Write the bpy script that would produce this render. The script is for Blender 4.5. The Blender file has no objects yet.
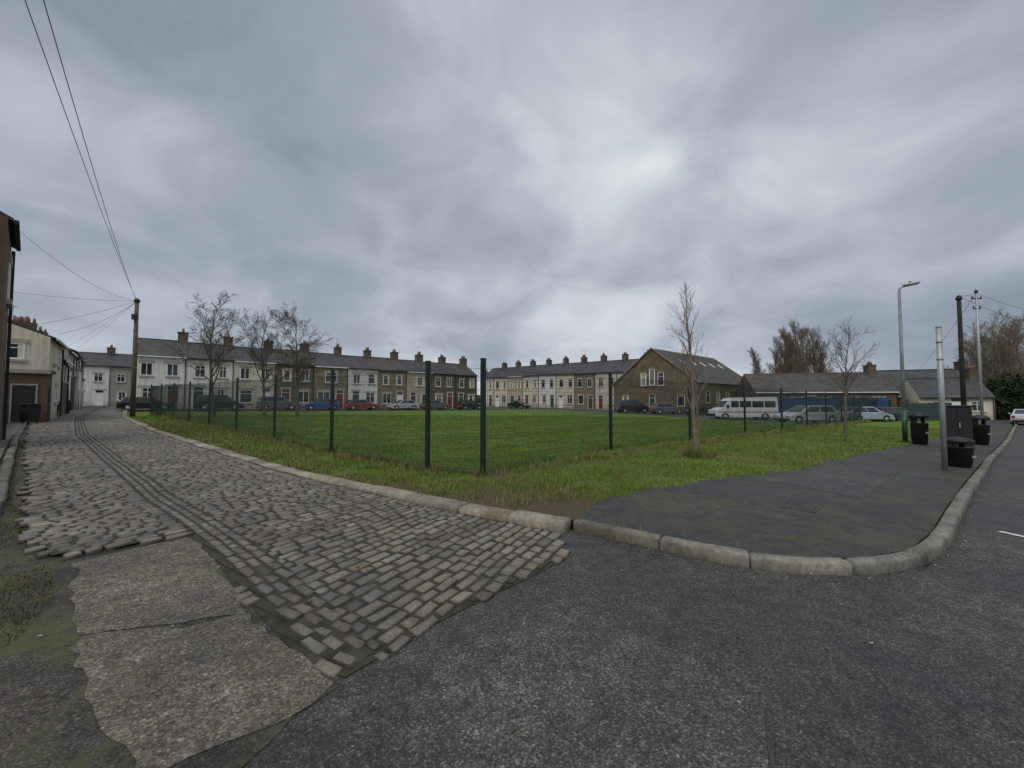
import bpy, bmesh, math, random
import numpy as np
from mathutils import Vector, Matrix
random.seed(7); np.random.seed(7)
S=bpy.context.scene
S.view_settings.view_transform='Standard'; S.view_settings.look='None'; S.view_settings.exposure=0

def gz(x):
    x=float(x)
    if x<-5: return 0.016*(min(-x,45)-5)
    if x>5: return -0.018*(min(x,45)-5)
    return 0.0
def gzv(x):
    return np.where(x<-5,0.016*(np.minimum(-x,45)-5),np.where(x>5,-0.018*(np.minimum(x,45)-5),0))

# ------------------------------------------------------------ materials
def newmat(name):
    m=bpy.data.materials.new(name); m.use_nodes=True
    nt=m.node_tree; b=nt.nodes['Principled BSDF']
    return m,nt,b
def N(nt,t,**k):
    n=nt.nodes.new(t)
    for a,v in k.items():
        if a in n.inputs.keys(): n.inputs[a].default_value=v
        else: setattr(n,a,v)
    return n
def ramp(nt,fac,stops):
    r=nt.nodes.new('ShaderNodeValToRGB')
    e=r.color_ramp.elements
    while len(e)<len(stops): e.new(0.5)
    for i,(p,c) in enumerate(stops):
        e[i].position=p; e[i].color=(c[0],c[1],c[2],1)
    nt.links.new(fac,r.inputs[0]); return r.outputs[0]
def mixc(nt,fac,a,b,mode='MIX'):
    m=nt.nodes.new('ShaderNodeMix'); m.data_type='RGBA'; m.blend_type=mode
    for sock,v in ((m.inputs[0],fac),(m.inputs[6],a),(m.inputs[7],b)):
        if hasattr(v,'links'): nt.links.new(v,sock)
        elif isinstance(v,(int,float)): sock.default_value=v
        else: sock.default_value=(v[0],v[1],v[2],1)
    return m.outputs[2]
def coord(nt):
    return nt.nodes.new('ShaderNodeTexCoord').outputs['Object']
def noise(nt,vec,scale,detail=4,rough=0.55,dist=0.0):
    n=nt.nodes.new('ShaderNodeTexNoise'); n.inputs['Scale'].default_value=scale
    n.inputs['Detail'].default_value=detail; n.inputs['Roughness'].default_value=rough
    n.inputs['Distortion'].default_value=dist
    nt.links.new(vec,n.inputs['Vector']); return n.outputs['Fac']
def bump(nt,b,h,strength=0.3,dist=0.02):
    n=nt.nodes.new('ShaderNodeBump'); n.inputs['Strength'].default_value=strength
    n.inputs['Distance'].default_value=dist
    nt.links.new(h,n.inputs['Height']); nt.links.new(n.outputs[0],b.inputs['Normal'])
def flat(name,c,rough=0.6,metal=0.0,var=0.18,scale=3.0,bs=0.1):
    m,nt,b=newmat(name); v=coord(nt)
    f=noise(nt,v,scale,6)
    col=ramp(nt,f,[(0.3,[x*(1-var) for x in c]),(0.7,[min(1,x*(1+var)) for x in c])])
    nt.links.new(col,b.inputs['Base Color']); b.inputs['Roughness'].default_value=rough
    b.inputs['Metallic'].default_value=metal
    if bs>0: bump(nt,b,noise(nt,v,scale*12,3),bs,0.01)
    return m
def asphalt(name,base,agg=0.5,dark=0.5,scale=110,crack=True,rough=0.62,moss=0.0):
    m,nt,b=newmat(name); v=coord(nt)
    vo=N(nt,'ShaderNodeTexVoronoi',Scale=scale); nt.links.new(v,vo.inputs['Vector'])
    sep=N(nt,'ShaderNodeSeparateColor'); nt.links.new(vo.outputs['Color'],sep.inputs[0])
    c1=ramp(nt,sep.outputs[0],[(0.0,[x*0.4 for x in base]),(0.6,base),(0.92,[x*(1+agg) for x in base]),(1.0,[x*(1+agg*2.8) for x in base])])
    big=noise(nt,v,0.55,6,0.65,0.8)
    c2=mixc(nt,1.0,c1,ramp(nt,big,[(0.36,(dark,dark,dark)),(0.5,(0.86,0.85,0.84)),(0.64,(1.32,1.28,1.22))]),'MULTIPLY')
    mid=noise(nt,v,7,6,0.7)
    c3=mixc(nt,0.85,c2,ramp(nt,mid,[(0.3,(0.5,0.5,0.5)),(0.7,(1.4,1.4,1.36))]),'MULTIPLY')
    if crack:
        vn=nt.nodes.new('ShaderNodeTexNoise'); vn.inputs['Scale'].default_value=2.5; vn.inputs['Detail'].default_value=6; nt.links.new(v,vn.inputs['Vector'])
        ad=N(nt,'ShaderNodeVectorMath',operation='MULTIPLY_ADD'); nt.links.new(vn.outputs['Color'],ad.inputs[0])
        ad.inputs[1].default_value=(0.9,0.9,0.9); nt.links.new(v,ad.inputs[2])
        ve=N(nt,'ShaderNodeTexVoronoi',feature='DISTANCE_TO_EDGE',Scale=0.42); nt.links.new(ad.outputs[0],ve.inputs['Vector'])
        cf=ramp(nt,ve.outputs['Distance'],[(0.0,(0.35,0.35,0.35)),(0.006,(1,1,1))])
        c3=mixc(nt,0.75,c3,cf,'MULTIPLY')
    if moss>0:
        mo=noise(nt,v,1.3,8,0.72,0.3)
        fac=ramp(nt,mo,[(0.47,(0,0,0)),(0.62,(moss,moss,moss))])
        c3=mixc(nt,fac,c3,mixc(nt,mid,(0.05,0.048,0.02),(0.10,0.105,0.035)))
    nt.links.new(c3,b.inputs['Base Color'])
    nt.links.new(ramp(nt,big,[(0.35,(rough-0.2,)*3),(0.6,(rough+0.2,)*3)]),b.inputs['Roughness'])
    b.inputs['Specular IOR Level'].default_value=0.35
    mx=mixc(nt,0.5,vo.outputs['Distance'],mid)
    bump(nt,b,mx,0.6,0.012)
    return m
def masonry(name,c1,c2,mortar,bw=0.45,bh=0.2,ms=0.012,rough=0.85,grime=0.5):
    m,nt,b=newmat(name); v=coord(nt)
    sp=N(nt,'ShaderNodeSeparateXYZ'); nt.links.new(v,sp.inputs[0])
    ad=N(nt,'ShaderNodeMath',operation='ADD'); nt.links.new(sp.outputs[0],ad.inputs[0]); nt.links.new(sp.outputs[1],ad.inputs[1])
    cb=N(nt,'ShaderNodeCombineXYZ'); nt.links.new(ad.outputs[0],cb.inputs[0]); nt.links.new(sp.outputs[2],cb.inputs[1])
    br=nt.nodes.new('ShaderNodeTexBrick'); nt.links.new(cb.outputs[0],br.inputs['Vector'])
    br.inputs['Scale'].default_value=1; br.inputs['Brick Width'].default_value=bw; br.inputs['Row Height'].default_value=bh
    br.inputs['Mortar Size'].default_value=ms
    br.inputs['Color1'].default_value=(*c1,1); br.inputs['Color2'].default_value=(*c2,1); br.inputs['Mortar'].default_value=(*mortar,1)
    f=noise(nt,v,1.1,7,0.65)
    col=mixc(nt,grime,br.outputs['Color'],ramp(nt,f,[(0.3,(0.3,0.29,0.28)),(0.65,(1.25,1.23,1.2))]),'MULTIPLY')
    nt.links.new(col,b.inputs['Base Color']); b.inputs['Roughness'].default_value=rough
    bump(nt,b,br.outputs['Fac'],-0.3,0.01)
    return m
def render_mat(name,c):
    m,nt,b=newmat(name); v=coord(nt)
    mp=N(nt,'ShaderNodeMapping'); mp.inputs['Scale'].default_value=(2.2,2.2,0.35); nt.links.new(v,mp.inputs['Vector'])
    f=noise(nt,mp.outputs[0],1.2,8,0.7)
    col=ramp(nt,f,[(0.3,[x*0.55 for x in c]),(0.5,[x*0.9 for x in c]),(0.75,c)])
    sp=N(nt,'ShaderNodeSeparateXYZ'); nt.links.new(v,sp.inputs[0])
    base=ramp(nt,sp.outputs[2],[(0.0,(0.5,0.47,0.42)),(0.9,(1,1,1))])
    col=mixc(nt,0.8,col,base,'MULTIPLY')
    nt.links.new(col,b.inputs['Base Color']); b.inputs['Roughness'].default_value=0.9
    return m
def grassmat(name,attr=False):
    m,nt,b=newmat(name); v=coord(nt)
    f=noise(nt,v,0.35,7,0.65,0.4); g=noise(nt,v,5,7,0.75); h=noise(nt,v,60,3,0.6)
    c=ramp(nt,f,[(0.3,(0.155,0.165,0.045)),(0.46,(0.095,0.165,0.026)),(0.6,(0.11,0.195,0.03)),(0.74,(0.17,0.20,0.05))])
    c=mixc(nt,0.85,c,ramp(nt,g,[(0.3,(0.5,0.5,0.45)),(0.7,(1.4,1.35,1.2))]),'MULTIPLY')
    c=mixc(nt,0.6,c,ramp(nt,h,[(0.3,(0.5,0.5,0.5)),(0.7,(1.4,1.4,1.4))]),'MULTIPLY')
    if attr:
        a=N(nt,'ShaderNodeAttribute'); a.attribute_name='mud'
        mud=mixc(nt,h,(0.05,0.037,0.022),(0.13,0.10,0.062))
        n2=noise(nt,v,3.0,8,0.75)
        md=N(nt,'ShaderNodeMath',operation='ADD'); nt.links.new(a.outputs['Fac'],md.inputs[0]); nt.links.new(n2,md.inputs[1])
        fc=ramp(nt,md.outputs[0],[(0.56,(0,0,0)),(0.78,(1,1,1))])
        c=mixc(nt,fc,c,mud)
    nt.links.new(c,b.inputs['Base Color']); b.inputs['Roughness'].default_value=0.95
    b.inputs['Specular IOR Level'].default_value=0.15
    bump(nt,b,mixc(nt,0.5,g,h),0.8,0.04)
    return m
def vcolmat(name,rough=0.85,spec=0.3,nscale=40,bs=0.5,var=0.5,moss=0.0,wet=False):
    m,nt,b=newmat(name); v=coord(nt)
    a=N(nt,'ShaderNodeAttribute'); a.attribute_name='Col'
    f=noise(nt,v,nscale,6,0.7)
    c=mixc(nt,var,a.outputs['Color'],ramp(nt,f,[(0.3,(0.45,0.45,0.45)),(0.7,(1.5,1.5,1.48))]),'MULTIPLY')
    if moss>0:
        g=noise(nt,v,0.9,8,0.72,0.3)
        c=mixc(nt,ramp(nt,g,[(0.5,(0,0,0)),(0.68,(moss,moss,moss))]),c,mixc(nt,f,(0.035,0.033,0.018),(0.085,0.082,0.04)))
        g2=noise(nt,v,1.6,6,0.7,0.3)
        c=mixc(nt,0.75,c,ramp(nt,g2,[(0.36,(0.5,0.48,0.45)),(0.62,(1.25,1.25,1.25))]),'MULTIPLY')
        if wet: nt.links.new(ramp(nt,g2,[(0.36,(rough-.25,)*3),(0.6,(rough+.12,)*3)]),b.inputs['Roughness'])
    nt.links.new(c,b.inputs['Base Color'])
    if not wet: b.inputs['Roughness'].default_value=rough
    b.inputs['Specular IOR Level'].default_value=spec
    if bs>0: bump(nt,b,f,bs,0.006)
    return m

M={}
M['road']=asphalt('asphalt_road',(0.062,0.059,0.056),0.75,0.5)
M['patch']=asphalt('asphalt_patch',(0.073,0.069,0.064),0.85,0.68,crack=False)
M['pave']=asphalt('asphalt_pavement',(0.05,0.048,0.046),0.45,0.55,scale=150,rough=0.6,moss=0.5)
M['lanebed']=flat('lane_bed_soil',(0.034,0.030,0.019),0.95,0,0.6,7,0.6)
M['oldtar']=asphalt('old_tarmac_mossy',(0.05,0.044,0.037),0.7,0.45,moss=0.95)
M['concrete']=asphalt('worn_concrete',(0.145,0.126,0.104),0.5,0.55,scale=85,crack=True,rough=0.75,moss=0.25)
M['sett']=vcolmat('stone_sett',0.55,0.45,45,0.8,0.7,0.45,True)
M['kerb']=vcolmat('kerb_stone',0.75,0.3,18,0.6,0.7,0.5)
M['slab']=masonry('paving_slabs',(0.15,0.14,0.12),(0.12,0.115,0.10),(0.04,0.04,0.03),0.9,0.6,0.02)
M['grass']=grassmat('grass_turf',True)
M['far']=grassmat('ground_grass')
M['blade']=vcolmat('grass_blade_tint',0.8,0.15,3,0,0.4)
M['fence']=flat('green_powder_coat',(0.012,0.022,0.018),0.45,0,0.2,5,0)
M['wire']=flat('green_wire',(0.016,0.034,0.024),0.5,0,0.2,5,0)
M['bark']=flat('bark',(0.12,0.098,0.075),0.95,0,0.4,12,0.6)
M['barkd']=flat('bark_dark',(0.10,0.08,0.062),0.95,0,0.4,12,0.6)
M['barkl']=flat('bark_pale',(0.22,0.175,0.13),0.95,0,0.4,12,0.5)
M['slate']=masonry('slate_roof',(0.046,0.045,0.047),(0.062,0.06,0.061),(0.022,0.022,0.024),0.3,0.2,0.008,0.7,0.7)
M['slate2']=masonry('slate_roof_mossy',(0.056,0.051,0.043),(0.074,0.067,0.056),(0.03,0.03,0.03),0.3,0.2,0.008,0.75,0.7)
M['stone']=masonry('brown_stone_wall',(0.20,0.14,0.085),(0.12,0.085,0.053),(0.16,0.14,0.11))
M['stone2']=masonry('buff_stone_wall',(0.30,0.235,0.155),(0.20,0.155,0.10),(0.22,0.19,0.15))
M['stone3']=masonry('dark_stone_wall',(0.13,0.10,0.07),(0.09,0.07,0.052),(0.12,0.10,0.08))
M['hall']=masonry('hall_stone_wall',(0.19,0.145,0.085),(0.12,0.092,0.058),(0.10,0.085,0.06),0.5,0.25)
M['brick']=masonry('red_brick_wall',(0.15,0.085,0.06),(0.11,0.065,0.045),(0.16,0.14,0.12),0.22,0.075,0.008)
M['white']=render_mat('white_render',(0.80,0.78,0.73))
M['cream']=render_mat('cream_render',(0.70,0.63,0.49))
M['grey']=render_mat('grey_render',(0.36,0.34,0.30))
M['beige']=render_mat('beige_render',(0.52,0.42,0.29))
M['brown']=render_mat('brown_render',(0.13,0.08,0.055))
M['upvc']=flat('white_frame_paint',(0.78,0.78,0.76),0.4,0,0.06,3,0)
M['lintel']=flat('stone_lintel',(0.40,0.36,0.30),0.9)
M['pot']=flat('clay_pot',(0.20,0.11,0.07),0.8)
M['blackp']=flat('black_plastic',(0.010,0.010,0.011),0.6,0,0.2,3,0)
M['galv']=flat('galvanised_steel',(0.36,0.37,0.38),0.5,0.4,0.2,6,0.05)
M['greenp']=flat('green_paint',(0.025,0.07,0.04),0.5,0,0.25,4,0)
M['teal']=flat('dark_teal_paint',(0.012,0.045,0.04),0.5,0,0.25,4,0)
M['wood']=flat('pole_wood',(0.12,0.095,0.06),0.9,0,0.35,5,0.3)
M['woodd']=flat('creosote_pole',(0.022,0.018,0.016),0.85,0,0.3,5,0.3)
M['cable']=flat('cable',(0.06,0.06,0.065),0.6,0,0.1,3,0)
M['tyre']=flat('tyre_rubber',(0.018,0.018,0.018),0.9,0,0.1,5,0)
M['hub']=flat('alloy',(0.4,0.4,0.42),0.35,0.6,0.1,5,0)
M['paint']=flat('road_paint',(0.55,0.55,0.52),0.7,0,0.4,14,0.2)
M['iron']=flat('cast_iron',(0.06,0.056,0.052),0.55,0.3,0.3,25,0.5)
M['blue']=render_mat('blue_hoarding',(0.03,0.075,0.17))
M['red']=flat('red_lens',(0.35,0.02,0.02),0.3,0,0.1,3,0)
M['yellow']=flat('number_plate',(0.6,0.45,0.05),0.5,0,0.1,3,0)
M['lens']=flat('headlamp',(0.5,0.52,0.54),0.2,0,0.1,3,0)
M['orange']=flat('orange_spray_paint',(0.6,0.10,0.03),0.8,0,0.4,30,0)
def glassmat():
    m,nt,b=newmat('window_glass'); v=coord(nt)
    f=noise(nt,v,0.7,3)
    nt.links.new(ramp(nt,f,[(0.4,(0.012,0.014,0.018)),(0.62,(0.06,0.065,0.07))]),b.inputs['Base Color'])
    b.inputs['Roughness'].default_value=0.08; b.inputs['Specular IOR Level'].default_value=0.5
    return m
M['glass']=glassmat()
def carpaint(n,c):
    m,nt,b=newmat(n); v=coord(nt); f=noise(nt,v,2,4)
    nt.links.new(ramp(nt,f,[(0.3,[x*0.8 for x in c]),(0.7,c)]),b.inputs['Base Color'])
    b.inputs['Roughness'].default_value=0.3; b.inputs['Coat Weight'].default_value=0.6; b.inputs['Coat Roughness'].default_value=0.08
    return m

# ------------------------------------------------------------ mesh helpers
def link(o,parent=None):
    S.collection.objects.link(o)
    if parent: o.parent=parent
    return o
def meshobj(name,verts,faces,mat,parent=None,smooth=False):
    me=bpy.data.meshes.new(name); me.from_pydata([tuple(v) for v in verts],[],[tuple(f) for f in faces])
    me.materials.append(mat); me.update()
    if smooth: me.polygons.foreach_set('use_smooth',[True]*len(me.polygons))
    o=bpy.data.objects.new(name,me); return link(o,parent)
def empty(name,loc,ang=0):
    o=bpy.data.objects.new(name,None); o.location=loc; o.rotation_euler=(0,0,ang); o.empty_display_size=0.3
    return link(o)
def boxes(name,L,mat,parent=None,bev=0.0):
    V=[];F=[]
    for (x0,x1,y0,y1,z0,z1) in L:
        i=len(V)
        V+=[(x0,y0,z0),(x1,y0,z0),(x1,y1,z0),(x0,y1,z0),(x0,y0,z1),(x1,y0,z1),(x1,y1,z1),(x0,y1,z1)]
        F+=[(i,i+3,i+2,i+1),(i+4,i+5,i+6,i+7),(i,i+1,i+5,i+4),(i+1,i+2,i+6,i+5),(i+2,i+3,i+7,i+6),(i+3,i,i+4,i+7)]
    o=meshobj(name,V,F,mat,parent)
    if bev>0:
        m=o.modifiers.new('b','BEVEL'); m.width=bev; m.segments=2
    return o
class Tubes:
    def __init__(s): s.V=[];s.F=[]
    def add(s,pts,rad,n=6,cap=False):
        pts=[Vector(p) for p in pts]; base=len(s.V)
        for i,p in enumerate(pts):
            d=(pts[min(i+1,len(pts)-1)]-pts[max(i-1,0)]).normalized()
            a=d.cross(Vector((0,0,1)))
            if a.length<0.05: a=d.cross(Vector((0,1,0)))
            a.normalize(); c=d.cross(a)
            r=rad[i] if isinstance(rad,(list,tuple)) else rad
            for k in range(n):
                t=2*math.pi*k/n
                s.V.append(p+a*(r*math.cos(t))+c*(r*math.sin(t)))
        for i in range(len(pts)-1):
            for k in range(n):
                q=base+i*n; s.F.append((q+k,q+(k+1)%n,q+n+(k+1)%n,q+n+k))
        if cap:
            s.F.append(tuple(base+k for k in range(n))[::-1]); q=base+(len(pts)-1)*n
            s.F.append(tuple(q+k for k in range(n)))
    def obj(s,name,mat,parent=None,smooth=True): return meshobj(name,s.V,s.F,mat,parent,smooth)
def sheet(name,poly,zoff,mat,cuts=()):
    bm=bmesh.new()
    vs=[bm.verts.new((x,y,0)) for x,y in poly]
    bm.faces.new(vs)
    for cx in (-45,-5,5,45)+tuple(cuts):
        bmesh.ops.bisect_plane(bm,geom=bm.verts[:]+bm.edges[:]+bm.faces[:],plane_co=(cx,0,0),plane_no=(1,0,0))
    bmesh.ops.triangulate(bm,faces=bm.faces[:])
    bmesh.ops.recalc_face_normals(bm,faces=bm.faces[:])
    for v in bm.verts: v.co.z=gz(v.co.x)+zoff
    if bm.faces and sum(f.normal.z for f in bm.faces)<0: bmesh.ops.reverse_faces(bm,faces=bm.faces[:])
    me=bpy.data.meshes.new(name); bm.to_mesh(me); bm.free(); me.materials.append(mat)
    return link(bpy.data.objects.new(name,me))
def ragged(poly,step,amp,keep=()):
    out=[]
    for i,a in enumerate(poly):
        b=poly[(i+1)%len(poly)]; n=max(1,int(math.dist(a,b)/step))
        for k in range(n):
            t=k/n; out.append((a[0]+(b[0]-a[0])*t+random.gauss(0,amp),a[1]+(b[1]-a[1])*t+random.gauss(0,amp)))
    return out
def pip(px,py,poly):
    inside=np.zeros(len(px),bool); n=len(poly); j=n-1
    for i in range(n):
        xi,yi=poly[i]; xj,yj=poly[j]
        c=((yi>py)!=(yj>py))
        with np.errstate(divide='ignore',invalid='ignore'):
            t=(xj-xi)*(py-yi)/(yj-yi+1e-12)+xi
        inside^=(c&(px<t)); j=i
    return inside
def setcol(o,cols,name='Col'):
    a=o.data.color_attributes.new(name,'FLOAT_COLOR','POINT')
    a.data.foreach_set('color',np.asarray(cols,dtype=np.float32).ravel())

# ------------------------------------------------------------ lane centre curve
Rp=[(2.0,3.95),(0.59,4.70),(-0.86,5.55),(-2.70,6.78),(-4.55,8.08),(-8.05,10.84),(-15.8,17.1),(-27.6,27.6),(-55,55.5),(-62,62.6)]
def dens(P,step=0.1,win=15):
    P=np.array(P,float); d=np.r_[0,np.cumsum(np.hypot(*np.diff(P,axis=0).T))]
    s=np.arange(0,d[-1],step); x=np.interp(s,d,P[:,0]); y=np.interp(s,d,P[:,1])
    k=np.ones(win)/win
    xs=np.convolve(np.r_[[2*x[0]-x[i] for i in range(win//2,0,-1)],x,[2*x[-1]-x[-1-i] for i in range(1,win//2+1)]],k,'valid')
    ys=np.convolve(np.r_[[2*y[0]-y[i] for i in range(win//2,0,-1)],y,[2*y[-1]-y[-1-i] for i in range(1,win//2+1)]],k,'valid')
    return s,xs,ys
ls,lx,ly=dens(Rp)
S0=1.6
def R(s):
    s=np.asarray(s,float)+S0
    x=np.interp(s,ls,lx); y=np.interp(s,ls,ly)
    x2=np.interp(s+0.3,ls,lx); y2=np.interp(s+0.3,ls,ly); x1=np.interp(s-0.3,ls,lx); y1=np.interp(s-0.3,ls,ly)
    dx=x2-x1;dy=y2-y1;l=np.hypot(dx,dy)+1e-9
    return x,y,dx/l,dy/l
def RW(s,w):
    x,y,dx,dy=R(s); return x-dy*w, y+dx*w
def wg(s): return 2.0+0.85*np.exp(-np.maximum(np.asarray(s,float),-0.5)/2.2)
def topz(s,w):
    s=np.asarray(s,float); amp=np.clip((s+0.5)/7.0,0.0,1.0); amp=amp*amp*(3-2*amp)
    und=0.008*np.sin(s*2.3+w*1.7)+0.007*np.sin(s*0.9-w*3.1)
    return 0.027+(0.055*np.minimum(np.abs(w-wg(s))/2.0,1.0)**1.2)*(0.15+0.85*amp)+(und+0.010)*amp

# ------------------------------------------------------------ ground sheets
sheet('ground',[(-700,-300),(700,-300),(700,900),(-700,900)],-0.06,M['far'])
kerbR=[(0.74,4.86),(1.49,4.29),(2.09,3.84),(2.62,3.64),(3.27,3.62),(4.0,3.82),(4.83,4.36),(6.26,5.5),(8.77,7.42),(14.05,11.43),(22.1,17.4),(60,46.3),(90,69.2)]
roadpoly=[(0.3,5.3)]+kerbR+[(95,62),(30,12),(18,-14),(-16,-14),(-18,8),(-28,20.0),(-39,31),(-62,56),(-55,58),(-27,29),(-15,17.6),(-4,8.5)]
sheet('road',roadpoly,0.0,M['road'])
streetpoly=[(-36,32),(1,61.3),(13,50.8),(17,38.3),(20,30.8),(24,29.3),(75,71),(60,110),(-10,115),(-80,60),(-56,50)]
sheet('street',streetpoly,0.02,M['road'])
sheet('tarmac_patch',ragged([(0.40,3.22),(1.40,2.22),(0.95,1.5),(0.8,0.6),(-0.9,0.6),(-0.45,1.75),(-0.56,2.16),(-0.2,2.75)],.12,.008),0.004,M['patch'])
sheet('tarmac_seam',ragged([(1.405,2.235),(1.425,2.215),(0.975,1.49),(0.955,1.5)],.1,.004),0.008,M['pave'])
sheet('old_tarmac',ragged([(-3.76,4.75),(-2.14,3.19),(-1.45,2.5),(-0.98,2.28),(-1.25,1.7),(-1.7,0.6),(-4.2,0.6),(-9.0,5.2),(-17.8,12.6),(-16.8,13.5),(-9,7.6),(-5,4.9)],.2,.03),0.004,M['oldtar'])
sheet('concrete_patch',ragged([(-4.3,3.9),(-3.76,4.62),(-3.0,3.98),(-2.18,3.2),(-1.98,2.98),(-2.95,2.72),(-3.3,3.0)],.14,.02),0.008,M['concrete'])
sheet('concrete_patch',ragged([(-1.95,2.95),(-1.32,2.5),(-1.0,2.25),(-1.16,1.98),(-1.55,1.72),(-2.2,2.1),(-2.62,2.4),(-2.90,2.69)],.12,.02),0.008,M['concrete'])
ss=np.arange(0.05,36,1.0); ex,ey=RW(ss,-0.26)
kin=[(60.0,46.7),(22.0,17.55),(13.95,11.55),(8.68,7.55),(6.18,5.62),(4.76,4.5),(3.97,3.97),(3.27,3.77),(2.66,3.79),(2.16,3.97),(1.58,4.42),(0.8,4.98)]
G=[(float(a),float(b)) for a,b in zip(ex,ey)]+[(-33.9,33.9),(1,62),(13,51.5),(17,39),(20,31.5),(24,30),(60,60.5)]+kin
fA=np.array((-0.58,7.88)); fB=np.array((-1.81,8.4))
dL=np.array((-0.765,0.644)); dR=np.array((0.765,0.644))
def distline(x,y,p,d):
    rx=x-p[0]; ry=y-p[1]; t=np.maximum(rx*d[0]+ry*d[1],0)
    return np.hypot(rx-t*d[0],ry-t*d[1])
def mudf(x,y):
    m=0.22*np.exp(-(np.minimum(distline(x,y,fB,dL),distline(x,y,fA,dR))/0.4)**2)
    m+=0.60*np.exp(-(((x-0.9)**2+(y-5.4)**2)/0.6))
    m+=0.28*np.exp(-(((x-0.1)**2+(y-6.4)**2)/1.4))
    s=np.arange(0,30,0.5); kx,ky=RW(s,-0.3)
    d=np.min(np.hypot(x[:,None]-kx[None],y[:,None]-ky[None]),1)
    m+=0.28*np.exp(-(d/0.4)**2)
    m+=0.10*np.clip(np.sin(x*1.1+2*np.sin(y*.7))*np.sin(y*1.3+x*.4),0,1)
    return m
def grass_sheet():
    bm=bmesh.new(); bm.faces.new([bm.verts.new((x,y,0)) for x,y in G])
    for cx in [-45,-5,5,45]+[x*0.5 for x in range(-20,40) if x*0.5 not in (-5,5)]:
        bmesh.ops.bisect_plane(bm,geom=bm.verts[:]+bm.edges[:]+bm.faces[:],plane_co=(cx,0,0),plane_no=(1,0,0))
    for cy in [y*0.5 for y in range(8,40)]:
        bmesh.ops.bisect_plane(bm,geom=bm.verts[:]+bm.edges[:]+bm.faces[:],plane_co=(0,cy,0),plane_no=(0,1,0))
    bmesh.ops.triangulate(bm,faces=bm.faces[:])
    for v in bm.verts: v.co.z=gz(v.co.x)+0.09
    if sum(f.normal.z for f in bm.faces)<0: bmesh.ops.reverse_faces(bm,faces=bm.faces[:])
    me=bpy.data.meshes.new('grass_field'); bm.to_mesh(me); bm.free(); me.materials.append(M['grass'])
    o=link(bpy.data.objects.new('grass_field',me))
    P=np.array([v.co[:] for v in me.vertices])
    m=mudf(P[:,0],P[:,1])
    setcol(o,np.stack([m,m,m,np.ones_like(m)],1),'mud'); return o
grass_sheet()
pavepoly=[(0.86,5.0),(1.30,5.85),(2.0,6.4),(2.99,7.0),(4.4,7.75),(5.93,8.4),(7.0,9.2),(8.75,10.5),(13.7,13.9),(18.9,17.6),(59,48.6)]+kin[:-1]
rag=[]
for i,(a,b) in enumerate(zip(pavepoly[:11],pavepoly[1:11])):
    n=max(2,int(math.dist(a,b)/0.16)) if i<9 else 2
    for k in range(n):
        t=k/n; j=0.06 if (i<9 and (i,k)!=(0,0)) else 0
        rag.append((a[0]+(b[0]-a[0])*t+random.gauss(0,j),a[1]+(b[1]-a[1])*t+random.gauss(0,j)))
pavepoly=rag+pavepoly[10:]
sheet('pavement',pavepoly,0.100,M['pave'])
sheet('pavement_patch',ragged([(5.3,6.0),(7.2,7.5),(8.9,9.0),(7.6,9.4),(6.1,8.2),(4.9,7.2)],.2,.015),0.104,M['road'])
sheet('footpath',[(-7.6,5.6),(-17.1,13.35),(-26,20.9),(-27,20.2),(-18.2,12.3),(-8.6,4.4)],0.07,M['slab'])
a0=np.array((-39,40.0)); dr=np.array((.774,.633)); nr=np.array((.633,-.774))
def off(s,o): p=a0+dr*s+nr*o; return (float(p[0]),float(p[1]))
sheet('terrace_pavement',[off(-1,0),off(-1,1.8),off(46,1.8),off(46,0)],0.12,M['slab'])
cobpoly=[(0.50,4.95),(0.56,4.3),(0.53,3.97),(0.2,3.62),(-0.1,3.32),(-0.52,2.88),(-0.77,2.55),(-0.96,2.31),(-1.30,2.47),(-2.14,3.19),(-2.9,3.9),(-3.76,4.65),(-4.13,4.29),(-4.46,3.92),(-5.2,4.2),(-7.3,5.95),(-17,13.7),(-26,21.2),(-37.5,32.7),(-61,58),(-55,58)]+[(float(a)+.1,float(b)+.1) for a,b in zip(*RW(np.arange(66,-1,-2.0),-0.05))]
sheet('lane_bed',[(x,y) for x,y in cobpoly],0.0075,M['lanebed'],cuts=(-60,-30,-20,-10))
def bedgrid():
    V=[];F=[]
    sg=np.r_[np.arange(-1.2,10,0.1),np.arange(10,75,0.5)]; wv=np.arange(0,4.0,0.1)
    SS,WW=np.meshgrid(sg,wv,indexing='ij'); x,y=RW(SS.ravel(),WW.ravel()); z=gzv(x)+topz(SS.ravel(),WW.ravel())-0.017
    ins=pip(x,y,cobpoly); nw=len(wv)
    for i in range(len(sg)-1):
        for j in range(nw-1):
            q=(i*nw+j,i*nw+j+1,(i+1)*nw+j+1,(i+1)*nw+j)
            if all(ins[k] for k in q): F.append(q[::-1])
    meshobj('lane_joint_filler',np.stack([x,y,z],1).tolist(),F,M['lanebed'],None,True)
bedgrid()
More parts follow.
